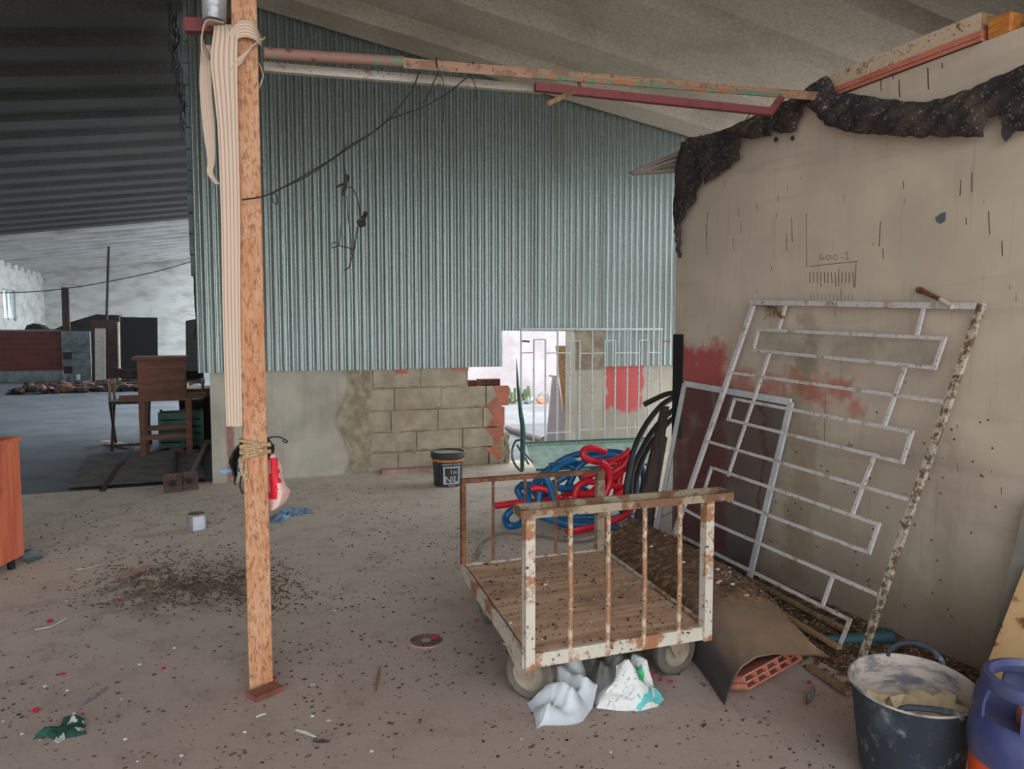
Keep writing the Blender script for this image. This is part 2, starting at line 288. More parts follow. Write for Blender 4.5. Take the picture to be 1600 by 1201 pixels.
SCR = mat('scratch_mark', (104,90,72), (84,72,58), 8, .95); CHALK = mat('chalk_mark', (206,196,178), (190,180,160), 8, .95); DRIP = mat('drip_stain', (104,72,50), (72,50,36), 8, .9)
n = NT('insect_screen', .9); n.b.inputs['Alpha'].default_value = .55; SCREEN = n.done(n.mix(n.noise(3, 3), L((70,62,62)), L((88,78,76))))
n = NT('window_pane', .05); n.b.inputs['Transmission Weight'].default_value = 1; GLASS = n.done(L((220,240,250)))
LEAF = mat('weed_leaf', (84,100,66), (62,80,48), 8, .8)
# ================================================================ STRUCTURE
YB = 7.55; RX = -.19; RZ = 4.49; SL = .152
def roofz(x): return RZ - SL*abs(x-RX)
def can(y, h=.17, pitch=.92):    # deep trapezoidal channel profile of the roof sheets
    t = ((y+.3)/pitch) % 1.0
    if t < .42: return 0
    if t < .55: return h*(t-.42)/.13
    if t < .87: return h
    return h*(1-(t-.87)/.13)
def roof(name, x0, x1, y0, y1, m, h=.1):
    ys = []; p = .92; k = math.floor((y0+.3)/p)
    while True:
        for t in (0, .42, .55, .87):
            y = (k+t)*p-.3
            if y0 < y < y1: ys.append(y)
        k += 1
        if k*p-.3 > y1: break
    ys = [y0]+ys+[y1]; b = MB(); vs = []
    for y in ys:
        for th in (0, .012):
            for x in (x0, x1): vs.append((x, y, roofz(x)+can(y+1e-5, h)+th))
    fs = []
    for i in range(len(ys)-1):
        a = i*4; c = a+4; fs += [(a, c, c+1, a+1), (a+2, a+3, c+3, c+2), (a, a+2, c+2, c), (a+1, c+1, c+3, a+3)]
    b.add(vs, fs); return struct(b.build(name, m))
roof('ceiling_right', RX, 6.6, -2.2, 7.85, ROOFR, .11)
roof('ceiling_left', -6.6, RX+.1, -2.2, 22.4, ROOFL, .07); roof('ceiling_far_lit', -6.6, RX+.1, 22.4, 34.2, WHITEWASH_LIT_ROOF, .06)  # far stretch takes the pale wall colour as painted light on the roof
b = MB(); b.prism([(RX-.25,-2.2,RZ+.17),(RX,-2.2,RZ+.22),(RX+.25,-2.2,RZ+.17),(RX,-2.2,RZ+.19)], (0,10.2,0)); struct(b.build('trim_3', ROOFR))
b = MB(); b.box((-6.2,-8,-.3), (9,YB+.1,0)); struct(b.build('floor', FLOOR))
b = MB(); b.box((-6.2,YB+.1,-.3), (0.2,34.5,-.015)); struct(b.build('floor', HALLFLOOR))
b = MB(); b.box((.2,YB+.1,-.3), (30,34.5,-.03)); struct(b.build('floor', YARD))
b = MB(); b.box((-30,-40,-.3), (30,-8,-.02)); b.box((-30,-8,-.3), (-6.4,34.5,-.02)); struct(b.build('floor', YARD))
# corrugated cladding above the masonry
def zb(x): return 1.05 if x < 2.905 else 1.437 if x < 4.10 else 1.03
def corr(x): return .0125*math.cos(2*math.pi*x/.0765)
b = MB(); xs = []; x = -.13
while x < 6.5: xs.append(x); x += .0765/8
for e in (2.9, 4.10):
    xs += [e+.004, e+.006]
xs.sort(); vs = []
for x in xs:
    yo = YB-.03+corr(x) + .006*math.floor((x+.1)/.84)%.012
    for dy in (0, .002): vs += [(x, yo+dy, zb(x)+.004*math.sin(x*3)), (x, yo+dy, roofz(max(x, RX))+.16)]
fs = []
for i in range(len(xs)-1):
    a = i*4; c = a+4; fs += [(a,c,c+1,a+1), (a+2,a+3,c+3,c+2), (a,a+2,c+2,c)]
b.add(vs, fs); o = b.build('wall_back', SHEETM, smooth=True); struct(o)
# masonry under it
b = MB(); b.box((-.03,YB,0), (1.36,YB+.15,1.30)); b.box((4.05,YB,0), (6.6,YB+.15,1.3)); struct(b.build('wall_back', RENDER_W))
b = MB(); b.k = 0
b.box((1.36,YB+.015,0), (2.52,YB+.15,1.14)); b.box((2.52,YB+.015,0), (2.90,YB+.15,.83)); b.box((2.74,YB+.015,0),(2.93,YB+.14,.60))
rows = [(0,.19),(.195,.40),(.405,.62),(.625,.85),(.855,1.12)]; offs = [1.75,1.95,1.68,1.72,1.50]
for i,(z0,z1) in enumerate(rows):
    x = 1.36; nx = offs[i]; end = 2.52 if i == 4 else (2.98,2.98,2.93,2.98,2.98)[i]-(.06 if i < 2 else 0)
    while x < end-.02:
        x2 = min(nx, end); last = x2 >= end-.25
        f = YB+R.uniform(-.012,.006); b.box((x+.006,f,z0+.006), (x2-.006,YB+.1,z1-.004), 1)
        if last and i < 4: b.prism([(end-.05-.07*i,f-.004,z0+.01),(end-.002,f-.004,z0+.01),(end-.002,f-.004,z1-.006),(end-.24+.02*i,f-.004,z1-.006),(end-.13,f-.004,(z0+z1)/2)], (0,.02,0), 2)
        x = x2; nx = x2+.50
b.box((2.36,YB-.012,1.02), (2.518,YB+.01,1.075), 2); b.box((1.74,YB-.012,1.0),(1.86,YB+.01,1.075),2)
b.grid(lambda u,v: (1.20+.28*u+.06*math.sin(v*9)*(1-u), YB-.012+.014*nz((u*4,v*9,0),1.5), 1.04*v), 10, 40, 0, th=.012, thd=(0,-1,0))
for i in range(60):
    x = R.uniform(1.4,2.9); z = R.choice([.19,.40,.62,.85])+R.uniform(-.012,.02)
    if z > .8 and x > 2.5: continue
    b.blob((x, YB-.006, z), (R.uniform(.02,.07), .008, R.uniform(.006,.014)), 0, seed=i)
for i in range(26): b.blob((R.uniform(2.88,2.97), YB+.02, R.uniform(0,.3)), (.04,.05,.04), 0, seed=i)
struct(b.build('wall_back', [MORTAR, BLOCKF, TERRA]))
b = MB(); b.box((3.76,YB-.07,0), (4.09,YB+.2,1.437)); b.box((3.755,YB-.075,1.0), (4.095,YB-.06,1.437), 1); struct(b.build('trim_1', [RENDER_W, MORTAR]))
# ragged block edge and low return at the end of the corrugated wall
b = MB()
for i in range(14):
    z = 1.95+i*.19; b.box((-.17+R.uniform(-.008,.008), YB-.02, z), (-.11, YB+.12, z+.18))
struct(b.build('trim_2', BLOCKG))
# right room: plastered wall with a free end, seen with its marks
XR = 2.9; YE = 4.29; ZT = 2.60
b = MB(); b.box((XR,-6,0), (XR+.2,YE,ZT)); b.box((XR+.2,YE-.2,0),(6.5,YE,ZT))
def wstroke(pts, wd, k, off=.0012):
    q = [W(a, c, x=XR) for a, c in pts]
    for p0, p1 in zip(q, q[1:]):
        d = p1-p0; s = V((0, -d.z, d.y)); s = s.normalized()*wd/2 if s.length > 0 else V((0,wd/2,0))
        b.add([p+V((-off,0,0)) for p in (p0-s, p0+s, p1+s, p1-s)], [(0,1,2,3)], k)
for i in range(13):
    x = 1266+i*5.6; wstroke([(x,425),(x+R.uniform(-1,1),442+(6 if i in (3,7,12) else 0))], .004, 1)
for i in range(12):
    x = 1266+i*6; wstroke([(x,458),(x+1,470)], .002, 1)
wstroke([(1265,416),(1341,408)], .003, 1); wstroke([(1338,410),(1336,450)], .004, 1); wstroke([(1311,418),(1311,448)], .004, 1)
for pts in ([(1286,396),(1281,400),(1281,405),(1286,406),(1288,402),(1282,402)], [(1292,400),(1291,404),(1295,406),(1299,403),(1297,399),(1292,400)], [(1303,400),(1302,404),(1306,406),(1309,402),(1307,398),(1303,400)], [(1314,402),(1318,402)], [(1321,396),(1324,393),(1324,404)], [(1320,405),(1328,404)]): wstroke(pts, .003, 1)
wstroke([(1283,324),(1290,321),(1295,328),(1295,340),(1290,349),(1285,351)], .003, 2); wstroke([(1203,345),(1200,355),(1206,362),(1214,360)], .002, 2); wstroke([(1222,355),(1222,340),(1230,336),(1232,350)], .002, 2)
for x, y0, y1 in ((1260,333,418),(1106,330,370),(1103,350,398),(1182,318,330),(1237,340,378),(1376,345,385),(1380,388,405),(1545,330,366),(1519,270,300),(1502,280,306),(1566,376,400),(1155,325,340),(1158,345,365),(1145,372,392),(1229,365,392),(1225,600,660),(1290,610,700)): wstroke([(x,y0),(x+R.uniform(-2,2),y1)], .004 if y1-y0 < 60 else .003, 3)
for x, y0, y1 in ((1376,98,130),(1395,90,112),(1405,110,140),(1322,120,150),(1354,105,120),(1330,150,158),(1450,92,128),(1472,84,95)): wstroke([(x,y0+14),(x+1,y1+12)], .006, 3)
for i in range(70):
    x = R.uniform(1090,1590); y = R.uniform(250,1000)
    if y > 560+(x-1100)*.75: continue
    wstroke([(x,y),(x+R.uniform(-1,1),y+R.uniform(3,14))], R.uniform(.002,.004), R.choice([2,3,3]))
for i in range(60):
    x = R.uniform(1180,1560); y = R.uniform(640,980); wstroke([(x,y),(x+3,y+2)], .008, 3)
b.add([W(a,c,x=XR-.002) for a,c in ((1461,340),(1470,333),(1478,331),(1477,345),(1470,350),(1463,346))], [(0,1,2,3,4,5)], 4)
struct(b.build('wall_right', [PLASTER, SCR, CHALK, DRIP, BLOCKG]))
b = MB(); b.box((6.5,-2.3,0),(6.6,YE,3.46)); b.box((XR+.2,-2.3,0),(6.6,-2.2,3.9)); struct(b.build('wall_light_block', RENDER_W))  # unseen walls added to block light from the upper right ceiling
b = MB(); b.box((-.02,YB+.15,-.02),(.10,11.6,4.35)); struct(b.build('wall_hall_light_block', RENDER_W))  # unseen wall added to keep yard light out of the near hall
# left hall walls, with the rounded tabs that close the roof channels
b = MB(); wy0, wy1 = 27.9, 29.5; wz0, wz1 = 1.75, 2.75
XL = -6.05
b.box((XL-.2,-2.2,0),(XL,wy0,3.46)); b.box((XL-.2,wy1,0),(XL,34.3,3.46)); b.box((XL-.2,wy0,0),(XL,wy1,wz0)); b.box((XL-.2,wy0,wz1),(XL,wy1,3.46))
k = -3
while (k+.7)*.92-.3 < 34.2:
    yc = (k+.71)*.92-.3
    if yc > -2: b.prism([(XL,yc+a,3.45+h) for a,h in ((-.27,0),(.27,0),(.27,.14),(.2,.25),(.07,.31),(-.07,.31),(-.2,.25),(-.27,.14))], (-.18,0,0))
    k += 1
struct(b.build('wall_left', WHITEWASH_LIT_ROOF))
b = MB()
for a, c in (((XL-.12,wy0,wz0),(XL-.06,wy0+.1,wz1)), ((XL-.12,wy1-.1,wz0),(XL-.06,wy1,wz1)), ((XL-.12,wy0,wz0),(XL-.06,wy1,wz0+.08)), ((XL-.12,wy0,wz1-.08),(XL-.06,wy1,wz1)), ((XL-.12,(wy0+wy1)/2-.05,wz0),(XL-.06,(wy0+wy1)/2+.05,wz1))): b.box(a, c)
wf = struct(b.build('window_1', FRAMEW)); b = MB(); b.box((XL-.10,wy0+.1,wz0+.08),(XL-.09,wy1-.1,wz1-.08)); b.build('pane', GLASS, wf)
YF = 34.2; b = MB(); b.prism([(XL-.2,YF-.1,0),(RX+.5,YF-.1,0),(RX+.5,YF-.1,RZ+.2),(RX,YF-.1,RZ+.2),(XL-.2,YF-.1,roofz(XL)+.16)], (0,.2,0)); struct(b.build('wall_far', WHITEWASH_LIT_ROOF))
# yard
b = MB(); b.box((1.2,15.0,-.1),(16,15.25,3.2)); b.box((16,YB+.2,-.1),(16.2,15.2,2.6)); struct(b.build('wall_yard', YWALL))
# ================================================================ THINGS
# --- steel post with what is tied to it
PX, PY = .150, 3.14
b = MB(); b.box((PX-.048,PY-.03,0),(PX+.044,PY+.03,4.33)); tag(b.build('steel_post', POSTM, bevel=.004), 'tall rusty orange steel post standing on the dusty floor left of the trolley', 'post')
b = MB(); c = W(416,1085,z=0); b.box((c.x-.065,c.y-.03,0),(c.x+.06,c.y+.04,.022), rz=.5); tag(b.build('broken_tile', TERRA2), 'broken clay tile lying flat at the foot of the rusty post', 'tile')
def ribbon(b, pts, wv, th=.003, k=0, n=8):
    pts = [V(p) for p in pts]; S = spline(pts, n); ww = [V(x) for x in wv]; N = len(S)-1
    def fn(u, v):
        i = round(u*N); t = u*(len(ww)-1); j = min(int(t), len(ww)-2); q = ww[j].lerp(ww[j+1], t-j); return S[i]+q*(v-.5)
    b.grid(fn, N, 6, k, th=th)
def uvx(o, nv=7):   # across-the-band coordinate for the woven stripes
    me = o.data; uv = me.uv_layers.new(name='UVMap')
    for lp in me.loops: uv.data[lp.index].uv = ((lp.vertex_index % nv)/(nv-1), 0)
b = MB(); sx = V((.085,-.02,0)); y0 = PY-.02
Wp = lambda a, c, y=None: W(a, c, y=PY-.02 if y is None else y)
ribbon(b, [Wp(342,42,PY+.05), Wp(350,38,PY), Wp(352,55,PY-.05), Wp(350,100,PY-.05), Wp(356,200,PY-.04), Wp(360,330,PY-.04), Wp(362,500,PY-.03), Wp(366,666,PY-.03)], [sx*.6, sx*.8, sx, sx*1.1, sx*.85, sx*.8, sx*.75, sx*.68], n=10)
ribbon(b, [Wp(350,40,PY+.02), Wp(325,36,PY-.02), Wp(317,55,PY-.03), Wp(322,80,PY-.03), Wp(330,95,PY)], [V((0,.08,.01))]*3+[V((.03,.06,.0))]*2)
ribbon(b, [Wp(322,70,PY+.03), Wp(321,130,PY+.03), Wp(326,200,PY+.03), Wp(330,250,PY+.03), Wp(328,270,PY+.03), Wp(340,288,PY+.03)], [sx*.4, sx*.5, sx*.5, sx*.3, sx*.25, sx*.2])
ribbon(b, [Wp(360,62,PY-.055), Wp(375,46,PY-.06), Wp(395,48,PY-.06), Wp(407,62,PY-.03), Wp(409,70,PY+.04)], [V((-.01,0,.05)),V((0,0,.06)),V((0,0,.06)),V((0,.03,.05)),V((0,.03,.04))])
ribbon(b, [Wp(366,108,PY-.05), Wp(380,86,PY-.06), Wp(398,72,PY-.05), Wp(409,66,PY-.02)], [V((.05,0,.045))]*2+[V((.03,0,.04))]*2)
ribbon(b, [Wp(404,100,PY+.03), Wp(411,118,PY+.02), Wp(409,130,PY), Wp(403,142,PY+.02)], [V((.0,.05,0))]*4)
o = b.build('webbing_strap', STRAP, smooth=True); uvx(o); tag(o, 'pale pink striped webbing strap hung from the crossbar and wrapped round the rusty post', 'strap')
b = MB(); b.bar(W(288,40,y=PY+.10), W(372,42,y=PY+.10), .04, .05); tag(b.build('steel_crossbar', REDP), 'dark red steel bar behind the top of the strap, left of the post', 'bar')
b = MB(); c = W(335,-40,y=PY-.0); d = W(335,33,y=PY-.0); b.tube([c, d.lerp(c,.5), d], [.045,.047,.044], 16); tag(b.build('foil_wrapped_lamp', FOIL, smooth=True), 'crinkled silver wrapped cylinder hanging above the pink strap', 'lamp')
# overhead tubes from the post to the plastered wall
b = MB(); b.tube([W(412,83,y=3.1), W(520,90,y=3.1), W(632,97,y=3.08)], .022, 12); tag(b.build('steel_pipe', PIPEG, smooth=True), 'green and rust streaked round pipe running right from the post top', 'pipe')
p, q = W(628,95,y=3.08), W(1272,147,y=2.98); b = MB(); b.bar(p, q, .05, .008); d = V((0,.024,-.022)); b.bar(p+V((0,-.02,-.018)), q+V((0,-.02,-.018)), .006, .036, 0); 
b2 = MB(); b2.bar(p.lerp(q,.28)+V((0,-.024,-.026)), q.lerp(p,.10)+V((0,-.024,-.026)), .004, .02)
t = thing('angle_iron', 'orange rusted angle iron overhead reaching from the pipe to the plastered wall', 'beam', (p+q)/2); b.build('iron_bar', ANG, t); b2.build('green_edge', ANGG, t)
b = MB(); b.bar(W(412,105,y=3.2), W(850,140,y=3.15), .03, .034); tag(b.build('galvanised_tube', GALV), 'pale grey dusty tube hung just below the overhead pipe', 'tube')
b = MB(); p = W(836,136,y=3.06); q = W(1205,175,y=2.9); q.x = min(q.x, 2.89); b.bar(p, q, .03, .034); b.bar(q, W(1222,150,y=2.86), .02, .03); tag(b.build('painted_steel_bar', REDP), 'dark red painted bar below the angle iron, ending at the net', 'bar')
b = MB(); p, q = W(856,162,y=2.98), W(907,138,y=3.04); b.bar(p, q, .014, .02); b.bar(q, W(899,112,y=3.06), .012, .012); tag(b.build('wooden_stick', WOODP), 'short stick poking out under the dark red overhead bar', 'stick')
# wires
def wire(name, pts, r, label, cat='wire', m=WIRE, extra=(), group=None):
    b = MB(); b.tube(spline(pts, 8), r, 6)
    for e, rr in extra: b.tube(spline(e, 8), rr, 6)
    return tag(b.build(name, m, smooth=True), label, cat, group)
zz = lambda L_, y: [W(a, c, y=y+.012*((i*7)%3)) for i, (a, c) in enumerate(L_)]
main = zz([(378,312),(405,308),(428,300),(470,277),(520,247),(545,228),(580,208),(605,188),(625,165),(645,138),(655,112)], 3.06)
wire('twisted_wire', main, .0035, 'long twisted dark wire sloping from the post up to the angle iron', extra=[
 (zz([(430,298),(480,275),(540,235),(575,212),(610,186),(660,168),(700,145),(728,122),(740,113)], 3.05), .003),
 (zz([(423,303),(432,304),(433,318),(427,316),(425,304)], 3.05), .002),
 (zz([(682,100),(684,112),(677,130),(668,150),(660,162)], 3.05), .003), (zz([(684,116),(692,125),(694,160),(692,192)], 3.05), .002),
 (zz([(735,118),(742,132),(744,157)], 3.05), .002), (zz([(681,90),(683,106)],3.04),.004), (zz([(738,96),(741,110),(734,117)],3.04),.004)])
wire('hanging_wire', zz([(540,225),(537,250),(540,275),(535,300),(534,340),(530,383)], 3.1), .0022, 'tangled thin wire with knots hanging in front of the corrugated wall', extra=[
 (zz([(530,383),(520,387),(519,380),(525,379)],3.1), .002), (zz([(530,384),(545,387),(553,390),(555,380),(558,355)],3.1), .0022),
 (zz([(541,292),(552,296),(560,318),(562,340),(558,362),(552,392),(549,405),(545,418),(538,421)],3.1), .0025), (zz([(542,305),(544,340),(548,370),(549,398)],3.1), .002),
 (zz([(526,292),(534,288),(541,286),(545,275)],3.1), .005), (zz([(541,272),(540,290),(536,305)],3.1), .007), (zz([(560,345),(565,352),(569,340),(571,332)],3.1), .009), (zz([(562,352),(570,350),(566,338)],3.1), .007)])
# rope, plastic and bag tied to the post
b = MB()
for i in range(6):
    z = W(400,692+i*3.6,y=PY-.04).z; tl = .012*((i%3)-1)
    pts = [V((PX+a, PY+c, z+tl*s)) for a, c, s in ((-.056,-.038,-1),(0,-.042,0),(.052,-.038,1),(.052,.038,.5),(-.056,.038,-.5),(-.056,-.038,-1))]; b.tube(pts, .0065, 6)
b.tube(spline([W(388,708,y=PY-.04),W(379,722,y=PY-.04),W(378,738,y=PY-.03),W(386,748,y=PY-.03),W(384,725,y=PY-.04)]), .006, 6); b.tube(spline([W(385,712,y=PY-.04),W(383,740,y=PY-.03),W(384,752,y=PY-.03)]), .005, 6)
tag(b.build('jute_rope', ROPE, smooth=True), 'beige rope bound several turns round the middle of the rusty post', 'rope')
b = MB(); b.tube(spline([V((PX+.04,PY+.02,1.01)),W(430,682,y=PY+.02),W(440,684,y=PY+.02),W(449,689,y=PY+.02),W(446,691,y=PY+.02),W(441,688,y=PY+.02)]), .003, 6)
b.grid(lambda u,v: V((PX-.05-.028*math.sin(u*3.1)*(.4+v)-.03*u*u, PY+.02*math.sin(v*5), .98+.04*v-.15*u))+V((.01,0,0))*nz((u*5,v*5,0),1), 10, 8, th=.003)
b.grid(lambda u,v: V((PX+.045+.03*math.sin(u*3.1)*v, PY+.03*v-.01, 1.02-.1*u+.01*nz((u*6,v*6,2),1))), 10, 6, th=.003)
tag(b.build('black_plastic_scrap', BLACK, smooth=True), 'torn black plastic scrap caught under the rope on the post', 'plastic scrap')
b = MB(); b.tube(spline([W(378,742,y=PY-.01),W(375,758,y=PY-.01),W(379,770,y=PY-.01),W(383,764,y=PY-.01),W(382,745,y=PY-.01)]), .004, 6); b.tube(spline([W(384,750,y=PY),W(381,762,y=PY),W(384,772,y=PY)]), .003, 6)
tag(b.build('wire_hook', WIRE, smooth=True), 'small dark wire hook hanging on the left side of the post below the rope', 'hook')
b = MB(); b.bar(W(344,736,y=PY+.03), W(382,733,y=PY+.03), .012, .016); tag(b.build('rag_stick', DENIM), 'short blue and white strip sticking out left of the post', 'scrap')
Lp = [(417,706),(430,709),(436,722),(441,728),(441,742),(447,758),(454,766),(450,778),(442,789),(432,795),(424,797),(420,800)]
def bagfn(u, v):
    e = poly1([W(a,c,y=PY+.02) for a,c in Lp], u); s = V((PX+.045, PY+.02, e.z)); return s.lerp(e, v)+V((0, -.035*math.sin(v*3.1)*math.sin(u*3.1)-.006*nz((u*9,v*6,1),1), 0))
b = MB(); b.grid(bagfn, 24, 10); b.grid(lambda u,v: bagfn(u,v)+V((0,.05*math.sin(v*3.1)*math.sin(u*3.1)+.001,0)), 24, 10)
for pl_i in range(len(b.f)):
    c = sum((b.v[i] for i in b.f[pl_i]), V((0,0,0)))/4; t_ = (c.z-W(420,800,y=PY).z)/.26
    if .22 < t_ < .85 and c.x < PX+.085+.02*nz(c,30) and c.x > PX+.052+.012*nz(c,18): b.m[pl_i] = 1
tag(b.build('plastic_bag', [PINKB, REDB], smooth=True), 'pale pink plastic bag with red print hanging from the post', 'bag')
# --- electric cables bundled along the ridge
b = MB()
for j in range(7):
    R.seed(40+j); pts = []
    y = 6.9
    while y < 20: pts.append((RX-.06+R.uniform(-.05,.05), y, RZ-.10+R.uniform(-.14,-.02))); y += R.uniform(.35,.9)
    b.tube(spline(pts,4), .008, 5)
for j in range(6):
    y = 8.2+j*.7+R.uniform(-.2,.2); b.tube(spline([(RX-.06,y,RZ-.1),(RX-.12,y+.05,RZ-.3),(RX-.05,y+.1,RZ-.45),(RX-.04,y+.3,RZ-.15)],5), .006, 5)
tag(b.build('cable_bundle', CABLE, smooth=True), 'tangled dark cable bundle running along the roof ridge', 'cables')
for i,(pts, lb) in enumerate((([(302,415),(308,440),(305,470),(307,500),(303,530)], 'dark cable hanging in front of the far right black panel'), ([(316,380),(312,420),(306,418),(304,450),(307,492)], 'looped cable hanging beside the corrugated wall end'))):
    wire('hanging_cable', [V((RX-.03,10.8,RZ-.02))]+[W(a,c,y=11) for a,c in pts], .012, lb, 'cable', CABLE)
wire('sagging_cable', [W(a,c,y=20) for a,c in ((-30,458),(60,455),(140,445),(240,425),(310,405))], .012, 'thin cable strung across the hall in front of the far wall', 'cable', CABLE)
# --- timbers and clay strips on the plastered wall
def along(y0, y1, z0, z1, x0, x1, name, m, label, cat, rag=0):
    b = MB(); b.box((x0,y0,z0),(x1,y1,z1)); return tag(b.build(name, m, bevel=.004), label, cat)
y1_, y2_ = W(1300,120,x=XR).y, W(1535,45,x=XR).y
b = MB(); b.box((XR-.012,y2_,ZT+.045),(XR+.09,y1_,ZT+.115)); b.box((XR-.010,y2_-.002,ZT+.047),(XR+.088,y2_+.003,ZT+.113),1); tag(b.build('timber_beam', [BEAMP, WOODT]), 'pale limewashed timber lying on the clay strip along the wall top', 'beam')
b = MB(); b.box((XR-.02,y2_-.01,ZT),(XR+.09,y1_-.02,ZT+.014)); b.box((XR-.02,y2_-.01,ZT+.018),(XR+.09,y1_-.02,ZT+.042)); b.box((XR-.012,y2_-.008,ZT),(XR+.08,y1_-.03,ZT+.04)); tag(b.build('clay_strip', TERRA), 'long orange clay strip on the wall top under the limewashed timber', 'clay strip')
along(y2_-.12, y2_-.03, ZT, ZT+.075, XR-.01, XR+.09, 'timber_block', WOODO, 'short orange timber block right of the limewashed beam end', 'block')
along(y1_+.12, W(1082,210,x=XR).y, ZT+.0, ZT+.05, XR-.01, XR+.08, 'timber_beam', WOODO, 'raw timber on the wall top at the free end by the corrugated wall', 'beam')
b = MB(); b.bar((XR+.05,y2_-.17,ZT+.04),(XR+.3,y2_-.9,ZT+.16),.05,.04); tag(b.build('steel_bar', CABLE), 'dark bar lying on the wall top at the right edge', 'bar')
b = MB(); b.box((XR-.0,y2_-.5,ZT),(XR+.1,y2_-.25,ZT+.07)); tag(b.build('clay_brick', TERRA), 'clay brick piece on the wall top at the right edge', 'brick')
# torn black shade net draped over the wall top
b = MB()
def strip(A, B, nu, nv, seed, dep=.05):
    A = [W(a,c,x=XR-.03) for a,c in A]; B = [W(a,c,x=XR-.03) for a,c in B]
    def fn(u, v):
        p = poly1(A,u).lerp(poly1(B,u), v); e = min(1, 4*v+.2)
        w_ = math.sin((p.y*1.0+p.z*2.2)*38+seed+3*nz(p,3))*.5+.8*nz(p,14,seed)
        return p+V((-dep*(.35+.5*math.sin(math.pi*v))-.016*w_*e, 0, .008*nz(p,22,seed+3)))
    b.grid(fn, nu, nv, th=.004)
strip([(1068,222),(1058,262),(1057,300),(1054,330),(1060,372),(1066,402)], [(1102,212),(1106,250),(1098,285),(1086,318),(1070,345),(1068,402)], 40, 10, 1)
strip([(1095,216),(1130,205),(1168,190),(1176,180)], [(1106,288),(1128,272),(1158,250),(1160,212)], 26, 14, 2)
strip([(1156,196),(1180,184),(1205,176),(1225,168)], [(1158,213),(1182,218),(1210,212),(1224,182)], 24, 10, 3, .07)
strip([(1205,176),(1230,160),(1255,150),(1285,140)], [(1214,205),(1226,210),(1246,206),(1256,178)], 24, 12, 4)
strip([(1255,152),(1275,132),(1300,120),(1312,140)], [(1264,150),(1272,168),(1290,188),(1318,190)], 20, 12, 5, .08)
strip([(1272,140),(1300,146),(1350,150),(1400,158),(1450,163),(1500,150),(1545,132),(1640,92)], [(1272,168),(1300,196),(1340,208),(1400,212),(1450,214),(1545,214),(1552,186),(1640,166)], 90, 18, 6, .09)
strip([(1574,150),(1590,145),(1640,135)], [(1576,223),(1592,206),(1640,200)], 14, 10, 7)
b.blob(W(1212,218,x=XR-.04),(.008,.014,.014)); b.blob(W(1238,216,x=XR-.04),(.008,.014,.014))
tag(b.build('shade_net', NET, smooth=True), 'torn black shade netting draped along the top of the plastered wall', 'netting')
b = MB(); A = [W(985,270,y=4.55), W(1064,235,y=4.285)]; Bq = [W(990,272,y=4.55), W(1064,268,y=4.285)]
b.grid(lambda u,v: A[0].lerp(A[1],u).lerp(Bq[0].lerp(Bq[1],u), v)+V((0,.02*math.cos(v*25),0)), 12, 30, th=.006); tag(b.build('cement_sheet_offcut', ROOFR, smooth=True), 'pale corrugated sheet offcut jutting out behind the net at the wall end', 'sheet')
# bird nest and broken pegs in the wall
b = MB()
c = W(1205,482,x=XR-.03)
for i in range(40): 
    d = V((R.uniform(-.02,.02),R.uniform(-.06,.06),R.uniform(-.035,.035))); b.bar(c+d, c+d+V((R.uniform(-.02,.0),R.uniform(-.04,.04),R.uniform(-.03,.02))), .003, .003)
b.bar(W(1197,474,x=XR), W(1224,496,x=XR-.06), .02, .014); tag(b.build('straw_wad', WOODP), 'wad of straw and wood wedged at the top left of the leaning grille', 'straw')
t = thing('broken_peg', 'broken rusty peg with a white tip sticking out above the leaning grille', 'peg', W(1460,462,x=XR-.03))
b = MB(); p, q = W(1438,453,x=XR-.0), W(1470,468,x=XR-.06); b.tube([p,p.lerp(q,.4),q], [.014,.011,.010], 8); b.blob(p+V((-.01,0,0)), .014, amp=.8); b.build('stub', RUST, t, smooth=True); b = MB(); b.tube([q, W(1488,480,x=XR-.08)], .010, 8); lab(b.build('tip', PALE, t, smooth=True), 'white tip of the peg')
# --- big window grille leaning on the plastered wall
TL, TR_, BR_ = V((2.86,3.444,1.602)), V((2.86,2.106,1.545)), V((2.594,2.381,.0)); N = (TR_-TL).cross(BR_-TR_).normalized()
t = thing('window_grille', 'large dusty white metal grille with rectangle pattern leaning on the plastered wall', 'grille', (2.7,2.9,0))
G = lambda a, c: WP(a, c, TL, N)
def gbar(nm, pts, wd, m, dp=.012, lb=None):
    b = MB(); q = [G(*p) for p in pts]
    for p0, p1 in zip(q, q[1:]): e = (p1-p0).normalized()*wd*.4; b.bar(p0-e, p1+e, wd, dp, up=N)
    o = b.build(nm, m, t)
    if lb: lab(o, lb)
gbar('frame_bar', [(1175,473),(1533,479)], .026, GRILL, .02); gbar('frame_bar', [(1533,479),(1478,640),(1420,805),(1345,1033)], .028, GRILLB, .02, 'right bar crusted with bird droppings')
d = (G(1100,700)-G(1177,477)); s_ = G(1177,477); e_ = s_+d*((.02-s_.z)/d.z)
b = MB(); b.bar(s_, e_, .028, .02, up=N); b.build('frame_bar', GRILL, t)
def ext(a, c, k): return (a[0]+(a[0]-c[0])*k, a[1]+(a[1]-c[1])*k)
for pts in ([(1185,515),(1476,529),(1460,575),(1177,547),(1185,515)], [(1143,582),(1475,628)], [(1148,623),(1425,675),(1410,722),(1138,655),(1148,623)], [(1105,689),(1422,781)],
            [(1112,730),(1373,819),(1358,863),(1100,767),(1112,730)], [(1065,793),(1093,808),(1370,928)], [(1066,838),(1139,875),(1328,968),(1310,1013),(1226,965),(1050,870)]): gbar('pattern_bar', pts, .016, GRILL)
